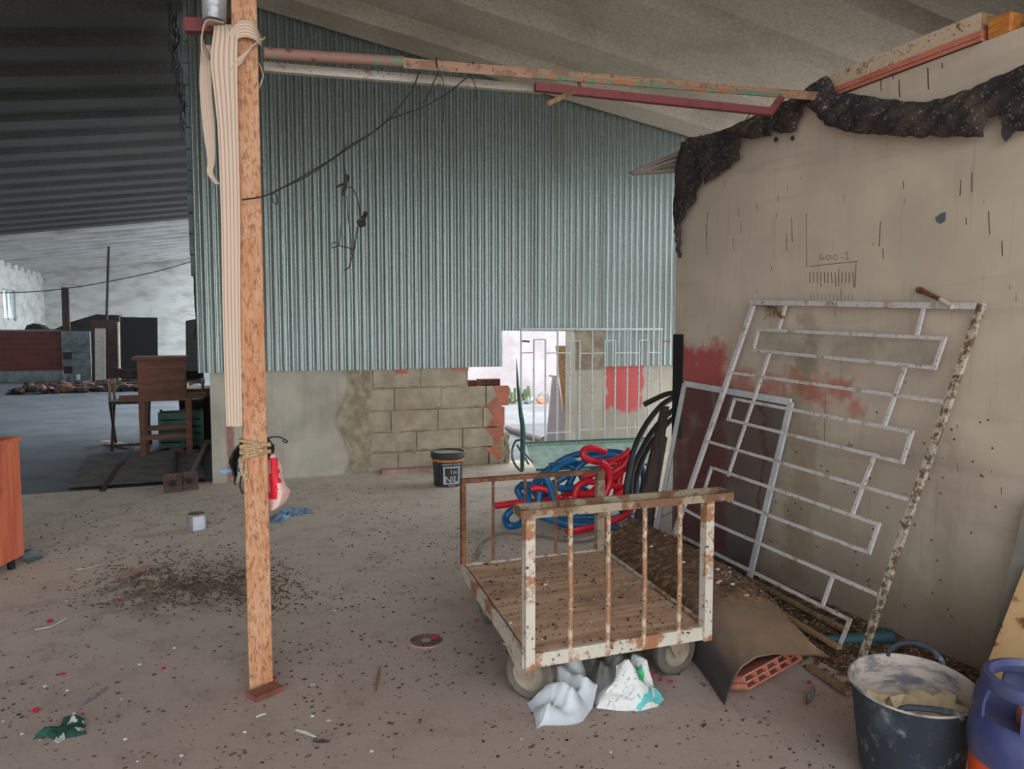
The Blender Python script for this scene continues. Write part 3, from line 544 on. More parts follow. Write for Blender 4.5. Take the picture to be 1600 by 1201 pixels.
for pts in ([(1228,477),(1217,513)], [(1443,482),(1432,526)], [(1203,550),(1138,742)], [(1415,572),(1382,664)], [(1367,710),(1332,803)], [(1301,901),(1285,947)]): gbar('connecting_bar', pts, .016 if pts[0][0] != 1233 else .022, GRILL)
# --- insect screen leaning on the wall behind the grille
q = [W(1070,599,x=2.845), W(1236,628,x=2.845)]; lo = [None, W(1168,915,x=2.80)]; lo[0] = lo[1]+(q[0]-q[1])
t = thing('insect_screen', 'insect screen in a white aluminium frame leaning on the red painted wall', 'screen', (2.75,3.6,0)); up_ = (q[0]-lo[0]).cross(q[1]-q[0]).normalized()
b = MB()
for p0, p1 in ((q[0],q[1]),(q[0],lo[0]),(q[1],lo[1]),(lo[0],lo[1])): b.bar(p0, p1, .036, .014, up=up_)
b.build('frame', FRAMEW, t); b = MB(); b.add([q[0],q[1],lo[1],lo[0]], [(0,1,2,3)]); b.build('mesh', SCREEN, t)
# --- boards at the free end of the wall
b = MB(); b.prism([W(1052,600,y=4.45),W(1056,600,y=4.45),W(1045,828,y=4.35),W(1020,828,y=4.35)], (.0,-.0,0)); 
b = MB(); p = W(1053,632,y=4.42); b.hexa([V((2.69,4.47,0)),V((2.81,4.40,0)),V((2.81,4.43,0)),V((2.69,4.50,0)),V((2.85,4.34,p.z)),V((2.89,4.33,p.z)),V((2.89,4.35,p.z)),V((2.85,4.37,p.z))]); tag(b.build('dark_board', WOODD), 'dark brown board leaning on the free end of the plastered wall', 'board')
b = MB(); p0 = W(1012,822,y=4.62); p0.z = 0; p1 = W(1036,682,y=4.52); b.bar(p0, p1, .06, .025); tag(b.build('wooden_plank', WOODP), 'weathered wooden plank leaning left of the dark brown board', 'plank')
b = MB(); b.box((XR-.012,YE-.10,.72),(XR+.0,YE+.004,1.42)); tag(b.build('rubber_strip', BLACK), 'black strip fixed on the wall edge above the insect screen', 'strip')
# --- black pipes bent against the wall end
for i,(pts, lb) in enumerate(((([(1006,632),(1022,624),(1040,616),(1055,613)]), 'shortest black pipe with its cut end at the wall edge'), ([(1054,620),(1035,632),(1015,655),(1000,680),(990,705),(983,735),(978,765),(980,800)], 'longest black bent pipe, uppermost of the bundle by the hoses'),
    ([(1056,638),(1038,652),(1018,676),(1003,702),(992,725),(986,750),(984,790)], 'middle black bent pipe arching over the hoses'), ([(1057,650),(1042,662),(1024,684),(1008,708),(998,735),(992,760),(990,795)], 'lowest black bent pipe arching over the hoses'))):
    wire('black_pipe', [W(a,c,y=4.86-.02*j+.03*i) for j,(a,c) in enumerate(pts)], .021, lb, 'pipe', BLKP)
# --- tangled hoses
def hose(name, lists, r, m, label):
    b = MB()
    for L_, ya, yb in lists:
        n_ = len(L_); pts = []
        for i,(a,c) in enumerate(L_):
            y = ya+(yb-ya)*i/(n_-1); p = W(a,c,y=y)
            if p.z < r: p = W(a,c,z=r)
            pts.append(p)
        b.tube(spline(pts, 8), r, 10)
    tag(b.build(name, m, smooth=True), label, 'hose')
hose('blue_hose', [([(814,756),(824,766),(826,795),(814,817),(797,821),(790,811),(797,799),(814,793),(816,780),(809,765),(822,757),(845,760)],5.0,5.15),
 ([(839,775),(834,757),(857,733),(891,713),(929,706),(966,707),(994,718),(1005,739),(1004,765),(992,795),(960,810),(915,816),(870,812),(850,800)],5.5,4.9),
 ([(841,790),(848,752),(876,727),(897,720),(902,733),(880,746),(858,762),(850,790),(875,806),(930,808)],5.05,5.25),
 ([(870,796),(880,774),(891,752),(906,727),(929,714),(957,712),(982,724),(994,746),(990,775),(970,800)],5.2,4.95), ([(966,795),(967,765),(968,742),(976,729),(986,736),(990,765),(975,800)],4.9,5.0),
 ([(838,750),(862,758),(880,763),(905,762),(930,774),(960,790)],5.1,5.05), ([(844,805),(880,817),(915,820),(960,823),(1000,830),(985,812)],4.9,4.7), ([(850,740),(862,768),(868,800)],5.0,4.95), ([(925,735),(960,745),(945,765),(905,782)],4.95,5.0), ([(858,728),(885,726),(905,738),(915,760)],5.2,5.1)], .027, BLUEH, 'thick blue hose lying in loops on the floor behind the trolley')
hose('red_hose', [([(946,706),(929,700),(914,702),(911,711),(923,719),(944,722),(962,718),(977,710),(985,701)],5.0,4.9), ([(985,712),(974,727),(959,737),(944,750),(929,765),(912,777),(880,788),(850,790)],4.85,5.0),
 ([(968,720),(969,742),(964,765),(958,795)],4.9,4.9), ([(773,790),(790,788),(816,784),(850,782),(880,775),(905,760),(925,748)],5.1,5.1), ([(887,830),(910,827),(947,818),(975,806),(990,790)],4.6,4.75),
 ([(897,778),(903,760),(919,752),(945,757),(975,762),(985,780)],4.85,4.85), ([(960,722),(944,730),(944,742),(957,748),(975,732)],4.85,4.9), ([(818,768),(840,762),(860,768),(890,790),(930,795),(965,790)],5.05,4.9), ([(938,722),(950,732),(953,752),(945,775)],4.8,4.8), ([(880,780),(915,786),(955,780),(975,765)],4.8,4.8), ([(910,745),(935,740),(955,752),(925,770),(895,770)],4.95,4.9)], .025, REDH, 'thick red hose twisted among the blue loops behind the trolley')
wire('grey_cable', [W(a,c,z=.01) for a,c in ((747,872),(749,855),(762,842),(790,832),(850,838),(905,846),(960,833),(1010,815),(1060,795))], .009, 'grey cable curving over the floor under and behind the trolley', 'cable', PVC)
# --- platform trolley
DZ = .27
c0, c1, c2, c3 = W(820,1024,z=DZ), W(1108,978,z=DZ), W(957,852,z=DZ), W(722,882,z=DZ)
t = thing('platform_trolley', 'old steel platform trolley with worn plywood deck and railed ends on castors', 'trolley', ((c0+c2)/2).to_2d().to_3d())
ex = (c1-c0).normalized(); ey = (c3-c0).normalized(); wd = (c1-c0).length; ln = (c3-c0).length; c2 = c1+(c3-c0); ez = V((0,0,1))
b = MB(); b.hexa([c0+ex*.02+ey*.02-ez*.022, c1-ex*.02+ey*.02-ez*.022, c2-ex*.02-ey*.02-ez*.022, c3+ex*.02-ey*.02-ez*.022]+[c0+ex*.02+ey*.02-ez*.002, c1-ex*.02+ey*.02-ez*.002, c2-ex*.02-ey*.02-ez*.002, c3+ex*.02-ey*.02-ez*.002]); b.build('deck', DECK, t)
b = MB()
for p0, p1 in ((c0,c1),(c1,c2),(c2,c3),(c3,c0)):
    b.bar(p0-ez*.022, p1-ez*.022, .018, .052)
b.bar((c0+c1)/2-ez*.04+ey*.2, (c0+c1)/2-ez*.04+ey*(ln-.2), .04, .03)
b.bar(c0.lerp(c3,.25)-ez*.04, c1.lerp(c2,.25)-ez*.04, .04, .03); b.bar(c0.lerp(c3,.8)-ez*.04, c1.lerp(c2,.8)-ez*.04, .04, .03); b.build('deck_frame', CREAM, t)
def zat(p, yp):      # height at which a vertical through p reaches image row yp
    lo_, hi_ = 0, 2
    for _ in range(30):
        m_ = (lo_+hi_)/2; q_ = V((p.x,p.y,m_))-EYE; r_ = 600.5-FPX*q_.dot(_u)/q_.dot(_f)
        if r_ > yp: lo_ = m_
        else: hi_ = m_
    return lo_
H1 = zat(c0, 800)
for p, w_ in ((c0+ex*.014, .036), (c1-ex*.018, .036)):
    b = MB(); b.box((p.x-w_/2,p.y-.02,DZ-.05),(p.x+w_/2,p.y+.02,H1)); b.build('upright', CREAM, t)
A0 = c0-ex*.02-ey*.035; A0.z = H1; B0 = c1+ex*.075-ey*.035; B0.z = H1; dv = ey*.105
b = MB()
for s_, e_ in ((A0,B0),(A0+dv,B0+dv)): b.bar(s_, e_, .010, .030)
for s_, e_ in ((A0,A0+dv),(B0,B0+dv)): b.bar(s_, e_, .012, .030)
b.bar(A0-ez*.014+dv*.5, B0-ez*.014+dv*.5, dv.length, .004); b.build('top_rail', CREAM2, t)
for i in range(4):
    p = c0.lerp(c1, .225+.197*i); b = MB(); b.tube([V((p.x,p.y-.004,DZ-.045)), V((p.x+.004,p.y-.002,DZ+.2)), V((p.x,p.y,H1-.005))], .0095, 8); b.build('rod', ROD, t, smooth=True)
H2 = zat(c3, 752); H2b = zat(c2, 735); H2 = (H2+H2b)/2
def vert(p, w_, z1, nm, m, z0=DZ-.04): b = MB(); b.box((p.x-w_/2,p.y-.018,z0),(p.x+w_/2,p.y+.018,z1)); b.build(nm, m, t)
vert(c3+ex*.006, .022, H2, 'upright', RUST); vert(c2-ex*.02, .042, H2, 'upright', CREAM2)
b = MB(); p, q = c3.copy(), c2.copy(); p.z = q.z = H2; b.bar(p, q, .03, .022); b.build('top_rail', RUST, t)
for i in range(3):
    p = c3.lerp(c2, .21+.22*i); b = MB(); b.tube([V((p.x,p.y,DZ-.04)), V((p.x,p.y,H2))], .008, 8); b.build('rod', RUST, t, smooth=True)
def castor(c, ang, r=.108):
    c = V(c); f = V((math.cos(ang), math.sin(ang), 0)); a = V((-f.y, f.x, 0))   # f rolling direction, a axle
    R_ = r; b = MB(); b.lathe([(R_*.62,-.024),(R_*.86,-.027),(R_*.97,-.018),(R_,0),(R_*.97,.018),(R_*.86,.027),(R_*.62,.024)], c+ez*R_, 28, ax=(f,ez,a)); wh = b.build('wheel', RUB, t, smooth=True)
    b = MB(); b.lathe([(.001,-.028),(.018,-.028),(.02,-.018),(R_*.5,-.014),(R_*.63,-.022),(R_*.63,.022),(R_*.5,.014),(.02,.018),(.018,.028),(.001,.028)], c+ez*R_, 24, ax=(f,ez,a)); b.build('hub', HUBM, wh, smooth=True)
    b = MB(); top = c+ez*(DZ-.05)-f*.045
    for s_ in (-1,1): b.prism([c+ez*(R_-.015)+a*s_*.036+f*.026, c+ez*(R_-.022)+a*s_*.036-f*.022, top+a*s_*.036-f*.05, top+a*s_*.036+f*.075], a*s_*.004)
    b.obox(top-ez*.003, f*.055, a*.045, ez*.004); b.tube([c+ez*R_-a*.045, c+ez*R_+a*.045], .009, 8); b.tube([top, top+ez*.03], .02, 10); b.build('fork', FORK, t)
k1, k2, k3, k4 = W(829,1090,z=0), W(1052,1052,z=0), W(762,985,z=0), V((1.82,3.40,0))
castor(k1, math.radians(-50)); castor(k2, math.radians(8)); castor(V((c3.x+.10,c3.y-.12,0)), math.radians(92), .1); castor(V((c2.x-.10,c2.y-.12,0)), math.radians(88), .1)
# --- sacks stuffed under the trolley
def crumple(name, outline, zf, m, label, seed, cat='sack', nv=16, top=None):
    b = MB(); P = [W(a,c,z=z_) for a,c,z_ in outline]; cen = sum(P, V((0,0,0)))/len(P); cen.z = zf; n_ = 48
    def fn(u, v):
        e = poly1(P+[P[0]], u); p = cen.lerp(e, v); r_ = 1-v
        f1 = .018*math.sin(p.x*55+p.y*31+seed)+.05*abs(nz(p,9,seed))-.03*abs(nz(p,17,seed+5))+.012*nz(p,34,seed)
        p = V((p.x+.012*nz(p,8,seed+2), p.y+.012*nz(p,8,seed+4), cen.z*(1-v**1.6)+e.z*v**1.6+f1*(1-v**4))); p.z = max(p.z, .004); return p
    b.grid(fn, n_, nv, th=.003); return tag(b.build(name, m, smooth=True), label, cat)
crumple('plastic_sack', [(862,1030,.11),(905,1018,.14),(930,1030,.12),(935,1070,.08),(928,1105,.02),(912,1128,.0),(880,1134,.0),(850,1134,.0),(840,1140,.0),(832,1118,.0),(822,1098,.0),(850,1088,.02),(865,1070,.06)], .08, SACKW, 'plain white plastic sack crumpled under the front of the trolley', 3)
crumple('feed_sack', [(935,1060,.08),(965,1038,.12),(990,1020,.15),(1010,1030,.15),(1020,1060,.08),(1024,1078,.03),(1038,1092,.01),(1030,1105,.0),(1000,1112,.0),(965,1112,.0),(930,1108,.0),(925,1085,.02)], .13, SACKP, 'white sack printed teal and green crumpled by the right front castor', 8)
crumple('plastic_bag', [(905,1020,.16),(950,1012,.18),(985,1015,.16),(985,1045,.12),(950,1070,.08),(925,1090,.03),(918,1060,.08)], .17, SACKD, 'dark grey plastic bag between the two white sacks under the trolley', 12, 'bag')
# --- rubber sheet over a hollow brick
b = MB()
near = [W(1134,1102,z=0), W(1139,1082,y=2.30), W(1146,1062,y=2.27), W(1160,1042,y=2.25), W(1182,1027,y=2.25), W(1210,1022,y=2.27), W(1245,1024,y=2.32), W(1275,1024,y=2.42), W(1302,1028,y=2.48)]
mid1 = [W(1086,1035,z=0), W(1092,1010,z=.10), W(1108,985,z=.17), W(1135,965,z=.21), W(1165,950,z=.22), W(1195,950,z=.20), W(1225,962,z=.17), W(1250,990,z=.12), W(1262,1000,z=.11)]
mid2 = [V((1.98,3.05,.02)), V((2.00,3.06,.12)), V((2.06,3.08,.20)), V((2.14,3.1,.24)), V((2.24,3.12,.25)), W(1130,890,z=.26), W(1150,895,z=.22), W(1165,905,z=.17), W(1172,913,z=.14)]
far_ = [V((2.02,3.75,.05)), V((2.08,3.8,.13)), V((2.16,3.85,.2)), V((2.24,3.9,.24)), V((2.30,3.95,.26)), V((2.36,3.98,.27)), V((2.42,4.0,.27)), V((2.48,4.0,.24)), V((2.54,4.0,.18))]
rows_ = [near, mid1, mid2, far_]
def shf(u, v):
    cs = [poly1(r_, u) for r_ in rows_]; S_ = v*3; i = min(int(S_), 2); tt = S_-i; a, b_, c_, d_ = cs[max(i-1,0)], cs[i], cs[i+1], cs[min(i+2,3)]
    p = .5*((2*b_)+(c_-a)*tt+(2*a-5*b_+4*c_-d_)*tt*tt+(3*b_-a-3*c_+d_)*tt**3); return p+V((0,0,max(-.003,.012*nz(p,5,2)*min(1,3*v))))
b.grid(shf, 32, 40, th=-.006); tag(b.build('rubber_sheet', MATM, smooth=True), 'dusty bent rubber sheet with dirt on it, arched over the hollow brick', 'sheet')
b = MB()
for i in range(420):
    u, v = R.uniform(.35,.95), R.uniform(.42,.98); p = shf(u, v); s_ = R.uniform(.003,.010); b.blob(p+V((0,0,.008)), (s_*1.4,s_,s_*.6), R.choice([0,0,1,1,0,1,0,1,0,2]), 5, 3, i)
tag(b.build('loose_dirt', [STRAW, CRUMB, PALE], smooth=False), 'dry droppings and straw crumbs scattered on the rubber sheet', 'dirt', kind='stuff')
def hbrick(name, c, ax, ay, az, nx, nz_, label, m=TERRA):   # ax width of the pierced face, ay length, az thickness
    b = MB(); ax, ay, az = V(ax), V(ay), V(az); c = V(c); wx, hz = ax.length*2, az.length*2; tw = .007
    X_ = ax.normalized(); Z_ = az.normalized()
    for i in range(nx+1): b.obox(c-ax+X_*(tw/2+(wx-tw)*i/nx), X_*tw/2, ay, az)
    for j in range(nz_+1): b.obox(c-az+Z_*(tw/2+(hz-tw)*j/nz_), ax, ay, Z_*tw/2)
    b.obox(c, ax*.98, ay*.7, az*.98, 1)
    return tag(b.build(name, [m, DRUST]), label, 'brick')
e0, e1 = W(1166,1072,z=.065), W(1252,1024,z=.095); X_ = (e1-e0); Lh = X_.length/2; X_ = X_.normalized(); Yv = V((-.45,.80,-.38)); Yv = (Yv-X_*Yv.dot(X_)).normalized(); Zv = X_.cross(Yv).normalized()
if Zv.z < 0: Zv = -Zv
hbrick('hollow_brick', (e0+e1)/2+Yv*.075+Zv*.012, X_*Lh, Yv*.075, Zv*.028, 5, 2, 'orange hollow clay brick showing its holes under the rubber sheet', TERRA)
# --- strip of litter, pipes and boards along the foot of the wall
b = MB(); 
def litf(u, v): x = 2.895-.46*v; y = 2.0+2.1*u; return (x, y, max(.002, .05*(1-v)**1.2+.02*nz((x,y,0),9)))
b.grid(litf, 60, 14, th=.001); tag(b.build('dirt_bank', DIRT, smooth=True), 'bank of dirt and dry leaves along the foot of the plastered wall', 'dirt', kind='stuff')
b = MB(); b.tube([W(1170,905,z=.05), W(1322,985,z=.05)], .017, 10); tag(b.build('old_pipe', WOODP, smooth=True), 'brown pipe lying along the wall foot behind the grille', 'pipe')
b = MB(); b.bar(W(1215,955,z=.05), W(1312,1012,z=.04), .03, .015); tag(b.build('wooden_batten', WOODT), 'narrow pale batten lying beside the lower corner of the grille', 'batten')
b = MB(); b.bar(W(1265,1040,z=.02), W(1328,1082,z=.02), .03, .02); tag(b.build('wooden_batten', WOODP), 'brown batten lying on the floor left of the rubber tub', 'batten')
b = MB(); b.tube([W(1290,1000,z=.03), W(1345,998,z=.045), W(1393,994,z=.055)], [.02,.03,.032], 12); tag(b.build('teal_tube', CYAN, smooth=True), 'teal tube lying at the wall foot behind the grille corner', 'tube')
b = MB(); b.lathe([(.001,0),(.022,0),(.024,.01),(.024,.05),(.019,.052),(.018,.09),(.014,.09),(.014,.03),(.001,.03)], W(1272,1080,z=.024), 18, ax=(V((.6,.8,0)).normalized(), ez, V((-.8,-.45,0)).normalized())); tag(b.build('pipe_fitting', PVC, smooth=True), 'short grey plastic pipe fitting on the floor left of the tub', 'fitting')
b = MB(); p = W(1160,905,z=.05)
# --- rubber tub with rubble
tc = W(1428,1062,z=.31); cxy = V((tc.x+.01, tc.y, 0))
tl, trr = W(1326,1050,z=.31), W(1532,1085,z=.31); rw = (trr-tl).length/2; cen = (tl+trr)/2; cen.z = 0; cen += V((.0,-.0,0))
t = thing('rubber_tub', 'black rubber builders tub crusted with cement, half full of rubble', 'tub', cen)
TH = .31; ax_ = ((trr-tl).normalized(), V((-(trr-tl).normalized().y, (trr-tl).normalized().x, 0)), ez)
b = MB(); b.lathe([(.001,0),(rw*.74,0),(rw*.78,.01),(rw*.97,TH-.01),(rw*1.02,TH)], cen, 40, 0, sy=1.2, ax=ax_); b.lathe([(rw*1.02,TH),(rw*.985,TH+.004),(rw*.95,TH-.01),(rw*.76,.02),(.001,.015)], cen, 40, 1, sy=1.2, ax=ax_); b.build('body', [TUB, TUBI], t, smooth=True)
def handle(ang, hz, drop=0):
    b = MB(); d = ax_[0]*math.cos(ang)+ax_[1]*math.sin(ang); s_ = ez.cross(d); pts = []
    for i in range(13):
        f = math.pi*i/12; pts.append(cen+d*(rw*(1.19-.12*(math.cos(f)**2))+drop*math.sin(f))+s_*(math.cos(f)*.085)+ez*(TH-.005+hz*math.sin(f)))
    b.tube(pts, .009, 8); b.build('handle', TUB, t, smooth=True)
handle(math.radians(84), .055); handle(math.radians(-80), .012, -.04)
R.seed(5)
for i,(px_,py_,s_,lb) in enumerate(((1372,1098,.045,'rounded pale lump of rubble at the left inside the tub'), (1412,1108,.055,'large angular rubble lump left of the centre of the tub'), (1440,1100,.05,'angular rubble lump in the centre of the tub'), (1478,1108,.055,'flat pale rubble lump at the right inside the tub'), (1450,1132,.045,'rubble lump nearest the front handle of the tub'), (1500,1118,.045,'rubble lump against the right inside wall of the tub'))):
    p = W(px_,py_,z=.22); d = p-cen; d.z = 0
    if d.length > rw*.74: d = d.normalized()*rw*.74
    p = cen+d+ez*(.205+.3*s_); b = MB(); b.blob(p, (s_*1.2,s_,s_*.75), 0, 7, 5, i+2, .7); tag(b.build('rubble_lump', RUBBLE), lb, 'rubble')
b = MB(); b.lathe([(.001,.21),(rw*.5,.20),(rw*.86,.185),(rw*.84,.12)], cen, 30, sy=1.15, ax=ax_); o = b.build('cement_rubble', RUBBLE, smooth=True); tag(o, 'bed of cement crumbs filling the lower part of the tub', 'rubble', kind='stuff')
# --- gas bottle with blue collar
gc = V((2.10,1.325,0)); t = thing('gas_bottle', 'orange gas bottle with a blue plastic carrying collar at the right edge', 'gas bottle', gc); gr = .155
b = MB(); b.lathe([(.001,0),(gr*.9,0),(gr,.04),(gr,.255),(gr*.96,.285),(gr*.8,.325),(gr*.3,.34),(.001,.34)], gc, 40); b.build('body', ORANGE, t, smooth=True)
b = MB(); b.lathe([(gr*1.03,.22),(gr*1.05,.27),(gr*1.03,.31),(gr*.97,.34),(gr*.92,.345),(gr*.93,.32),(gr*.98,.25),(gr*1.03,.22)], gc+ez*.035, 40)
for k_ in range(4):
    a0 = math.radians(20+90*k_); a1 = a0+math.radians(48)
    b.grid(lambda u,v: gc+V((math.cos(a0+(a1-a0)*u)*gr*(.97-.13*v+.06*math.sin(3.14*v)), math.sin(a0+(a1-a0)*u)*gr*(.97-.13*v+.06*math.sin(3.14*v)), .370+.095*v)), 8, 4, th=.008)
b.lathe([(gr*.84,.415),(gr*.88,.43),(gr*.84,.452),(gr*.74,.456),(gr*.68,.44),(gr*.72,.42),(gr*.84,.415)], gc+ez*.035, 40); b.build('collar', BLUEP, t, smooth=True)
b = MB(); b.lathe([(gr*.95,.325),(gr*.4,.315),(.001,.312)], gc+ez*.035, 32); lab(b.build('collar_floor', BLUEP, t, smooth=True), 'sunken dusty blue top of the collar'); b = MB(); b.lathe([(.045,.31),(.045,.35),(.038,.36),(.001,.36)], gc+ez*.035, 24); lab(b.build('valve_cap', VALVE, t, smooth=True), 'dusty orange round cap over the valve')
# boards right of the tub
def leanb(A, B, dy, nm, m, lb):
    d = B-A; B0 = A+d*((0-A.z)/d.z); b = MB(); o = V((.02,0,0)); e = V((0,dy,0)); b.hexa([B0, B0+e, B0+e+o, B0+o, A, A+e, A+e+o, A+o]); tag(b.build(nm, m), lb, 'board')
leanb(W(1601,885,x=2.70), W(1537,1050,x=2.50), -.75, 'foam_board', FOAM, 'yellow stained foam board leaning on the wall behind the gas bottle')
leanb(W(1603,775,x=2.82), W(1543,1040,x=2.62), -.75, 'grey_board', GREYB, 'thin grey board leaning on the wall behind the yellow foam board')
# --- paint pail by the back wall
def text_mesh(s, size):
    cu = bpy.data.curves.new('tx', 'FONT'); cu.body = s; cu.size = size; cu.align_x = 'CENTER'; cu.resolution_u = 2; o = bpy.data.objects.new('tx', cu); COL.objects.link(o)
    dg = bpy.context.evaluated_depsgraph_get(); me = bpy.data.meshes.new_from_object(o.evaluated_get(dg)); vs = [v.co.copy() for v in me.vertices]; fs = [tuple(p.vertices) for p in me.polygons]
    bpy.data.objects.remove(o); return vs, fs
pc = W(700,762,z=0); d_ = (W(728,762,z=0)-W(672,762,z=0)).length/2; pc = pc+(pc-EYE).to_2d().normalized().to_3d()*d_*.9; pr_ = d_*.88; PH = .30
t = thing('paint_pail', 'black paint pail with orange band and white label standing by the back wall', 'pail', pc)
b = MB(); b.lathe([(.001,0),(pr_*.90,0),(pr_*.91,.006),(pr_*1.0,PH-.02),(pr_*.99,PH-.03)], pc, 40); b.build('body', PAILD, t, smooth=True)
b = MB(); b.lathe([(pr_*1.005,PH-.065),(pr_*1.03,PH-.063),(pr_*1.03,PH-.048),(pr_*1.0,PH-.046)], pc, 40); b.build('orange_band', PAILO, t, smooth=True)
b = MB(); b.lathe([(pr_*1.02,PH-.04),(pr_*1.09,PH-.038),(pr_*1.11,PH-.02),(pr_*1.11,PH+.012),(pr_*1.06,PH+.02),(pr_*1.0,PH+.014),(pr_*.98,PH+.004)], pc, 40, 0); b.lathe([(pr_*.98,PH+.004),(.001,PH+.004)], pc, 40, 1); b.build('lid', [PAILD, LIDG], t, smooth=True)
va = math.atan2(-pc.y, -pc.x)+.28
def wrap(x, z, off=.0015): rr = pr_*(.91+.09*z/PH)+off; a_ = va+x/pr_; return pc+V((math.cos(a_)*rr, math.sin(a_)*rr, z))
b = MB()
def patch(x0,x1,z0,z1,k,off=.0015): b.grid(lambda u,v: wrap(x0+(x1-x0)*u, z0+(z1-z0)*v, off), 10, 2, k)
for x0,x1,z0,z1 in ((-.085,-.072,.03,.19),(.072,.085,.03,.19),(-.085,.085,.18,.19),(-.085,.085,.03,.04)): patch(x0,x1,z0,z1,0)
patch(-.0125,-.0025,.125,.165,1,.002)
def put(s, size, x, z, k):
    vs_, fs_ = text_mesh(s, size); b.add([wrap(x+p.x, z+p.y, .0022) for p in vs_], fs_, k)
put('ANASTO EN BO', .026, 0, .203, 0); put('&S', .038, .032, .128, 0); put('NIL', .088, -.005, .045, 0); put('PINTURA', .018, 0, .008, 0)
b.build('label', [PAILW, PAILO], t)
# --- small things on the floor
b = MB(); c = W(632,737,z=0); b.box((c.x-.24,c.y-.09,0),(c.x+.25,c.y+.09,.03),rz=-.05); b.box((c.x-.24,c.y-.09,.03),(c.x+.25,c.y-.06,.045),rz=-.05,c=c); tag(b.build('coping_tile', TILE), 'long dusty pink coping tile lying at the foot of the back wall', 'tile')
cc = W(307,828,z=0); t = thing('tin_can', 'opened tin can with a white label standing on the floor left of the post', 'can', cc); b = MB(); b.lathe([(.001,.004),(.058,.004),(.058,0),(.06,.002),(.06,.122),(.0615,.125),(.058,.125)], cc, 28, 0); b.lathe([(.058,.125),(.057,.03),(.001,.03)], cc, 28, 1); b.build('body', [TIN, TINB], t, smooth=True)
b = MB(); b.grid(lambda u,v: cc+V((math.cos(-1.9+2.6*u)*.0608, math.sin(-1.9+2.6*u)*.0608, .012+.098*v)), 16, 2); b.build('label', TINW, t, smooth=True)
b = MB(); dc = W(666,1001,z=.0); b.lathe([(.082,.0),(.082,.004),(.074,.005),(.074,.003),(.020,.003),(.020,.005),(.001,.006)], dc, 40, 0)
for i in range(24):
    a_ = 2*math.pi*i/24; d = V((math.cos(a_),math.sin(a_),0)); s_ = V((-d.y,d.x,0)); b.add([dc+d*.022-s_*.0015+ez*.0045, dc+d*.022+s_*.0015+ez*.0045, dc+d*.073+s_*.006+ez*.0045, dc+d*.073-s_*.006+ez*.0045], [(0,1,2,3)], 1)
tag(b.build('floor_drain', [TILE, DRUST]), 'round slotted floor drain cover left of the trolley', 'drain')
def cloth(name, outline, h, m, label, seed, cat='cloth', k2=None):
    b = MB(); P = [W(a,c,z=0) for a,c in outline]; cen = sum(P, V((0,0,0)))/len(P)
    def fn(u, v): e = poly1(P+[P[0]], u); p = cen.lerp(e, v); return V((p.x,p.y,max(.003, h*(1-v**3)*(.55+1.3*nz(p,22,seed))+.004)))
    b.grid(fn, 40, 10, th=.002)
    if k2:
        for i in range(len(b.f)):
            if nz(b.v[b.f[i][0]], 26, seed+3) > .22: b.m[i] = 1
        m = [m, k2]
    return tag(b.build(name, m, smooth=True), label, cat)
cloth('blue_rag', [(420,817),(426,806),(440,799),(452,795),(470,796),(486,797),(489,801),(470,804),(452,808),(447,814),(432,818)], .04, DENIM, 'crumpled light blue rag on the floor right of the post', 4)
cloth('green_glove', [(50,1157),(62,1145),(78,1139),(95,1136),(100,1124),(120,1120),(132,1124),(131,1136),(136,1147),(118,1152),(104,1154),(90,1162),(80,1154),(66,1152)], .03, GCLOTH, 'crumpled green and white glove on the floor at lower left', 5, 'glove', OFFW)
R.seed(11)
def petal(px_, py_, lb, grp=None, m=PETAL, s=.012, name='crimson_petal', cat='petal'):
    p = W(px_,py_,z=.006); b = MB()
    b.blob(p+V((0,0,.004)), (s,s*.8,s*.6), 0, 7, 4, px_, .6); b.blob(p+V((s*.7,s*.3,.003)), (s*.6,s*.7,s*.4), 0, 6, 4, py_, .6); return tag(b.build(name, m), lb, cat, grp)
for px_,py_,lb in ((187,938,'red petal on bare floor below the straw patch'),(77,971,'largest red petal, beside a curved white strip'),(98,1054,'red petal next to a tiny dark speck at lower left'),(255,1045,'red petal below the small white and dark scraps'),(55,1111,'red petal just above the green glove'),(477,801,'red petal at the right tip of the blue rag'),(680,995,'red petal lying on the floor drain'),(428,1060,'red petal against the foot of the rusty post'),(745,970,'red petal on the floor under the rear left castor'),(1018,1056,'cluster of red petals beside the right front castor'),(1034,1062,'middle red petal right of the right front castor'),(1048,1066,'red petal furthest right of the right front castor'),(1306,1020,'red petal at the lower corner of the leaning grille'),(1312,1033,'red petal just below the lower grille corner'),(1265,1066,'dark red petal on the dirt behind the grey pipe fitting')):
    petal(px_, py_, lb, s=.014 if px_ in (77,55,1018,680) else .009)
for px_,py_,lb in ((70,1073,'white paper scrap above the lower left red petal'),(105,1080,'small white scrap left of the grey feather'),(218,1039,'white scrap below the dark speck near the centre left'),(272,1013,'white curled scrap left of a black speck'),(488,1120,'white pebble on the floor right of the broken tile'),(196,1156,'white pebble right of the green glove'),(382,1145,'white pebble below the post foot'),(283,1182,'white pebble at the bottom edge'),(115,1116,'white scrap touching the top of the green glove'),(580,1175,'whitish scrap near the bottom edge between post and sacks')):
    petal(px_, py_, lb, None, OFFW, .007, 'white_scrap', 'scrap')
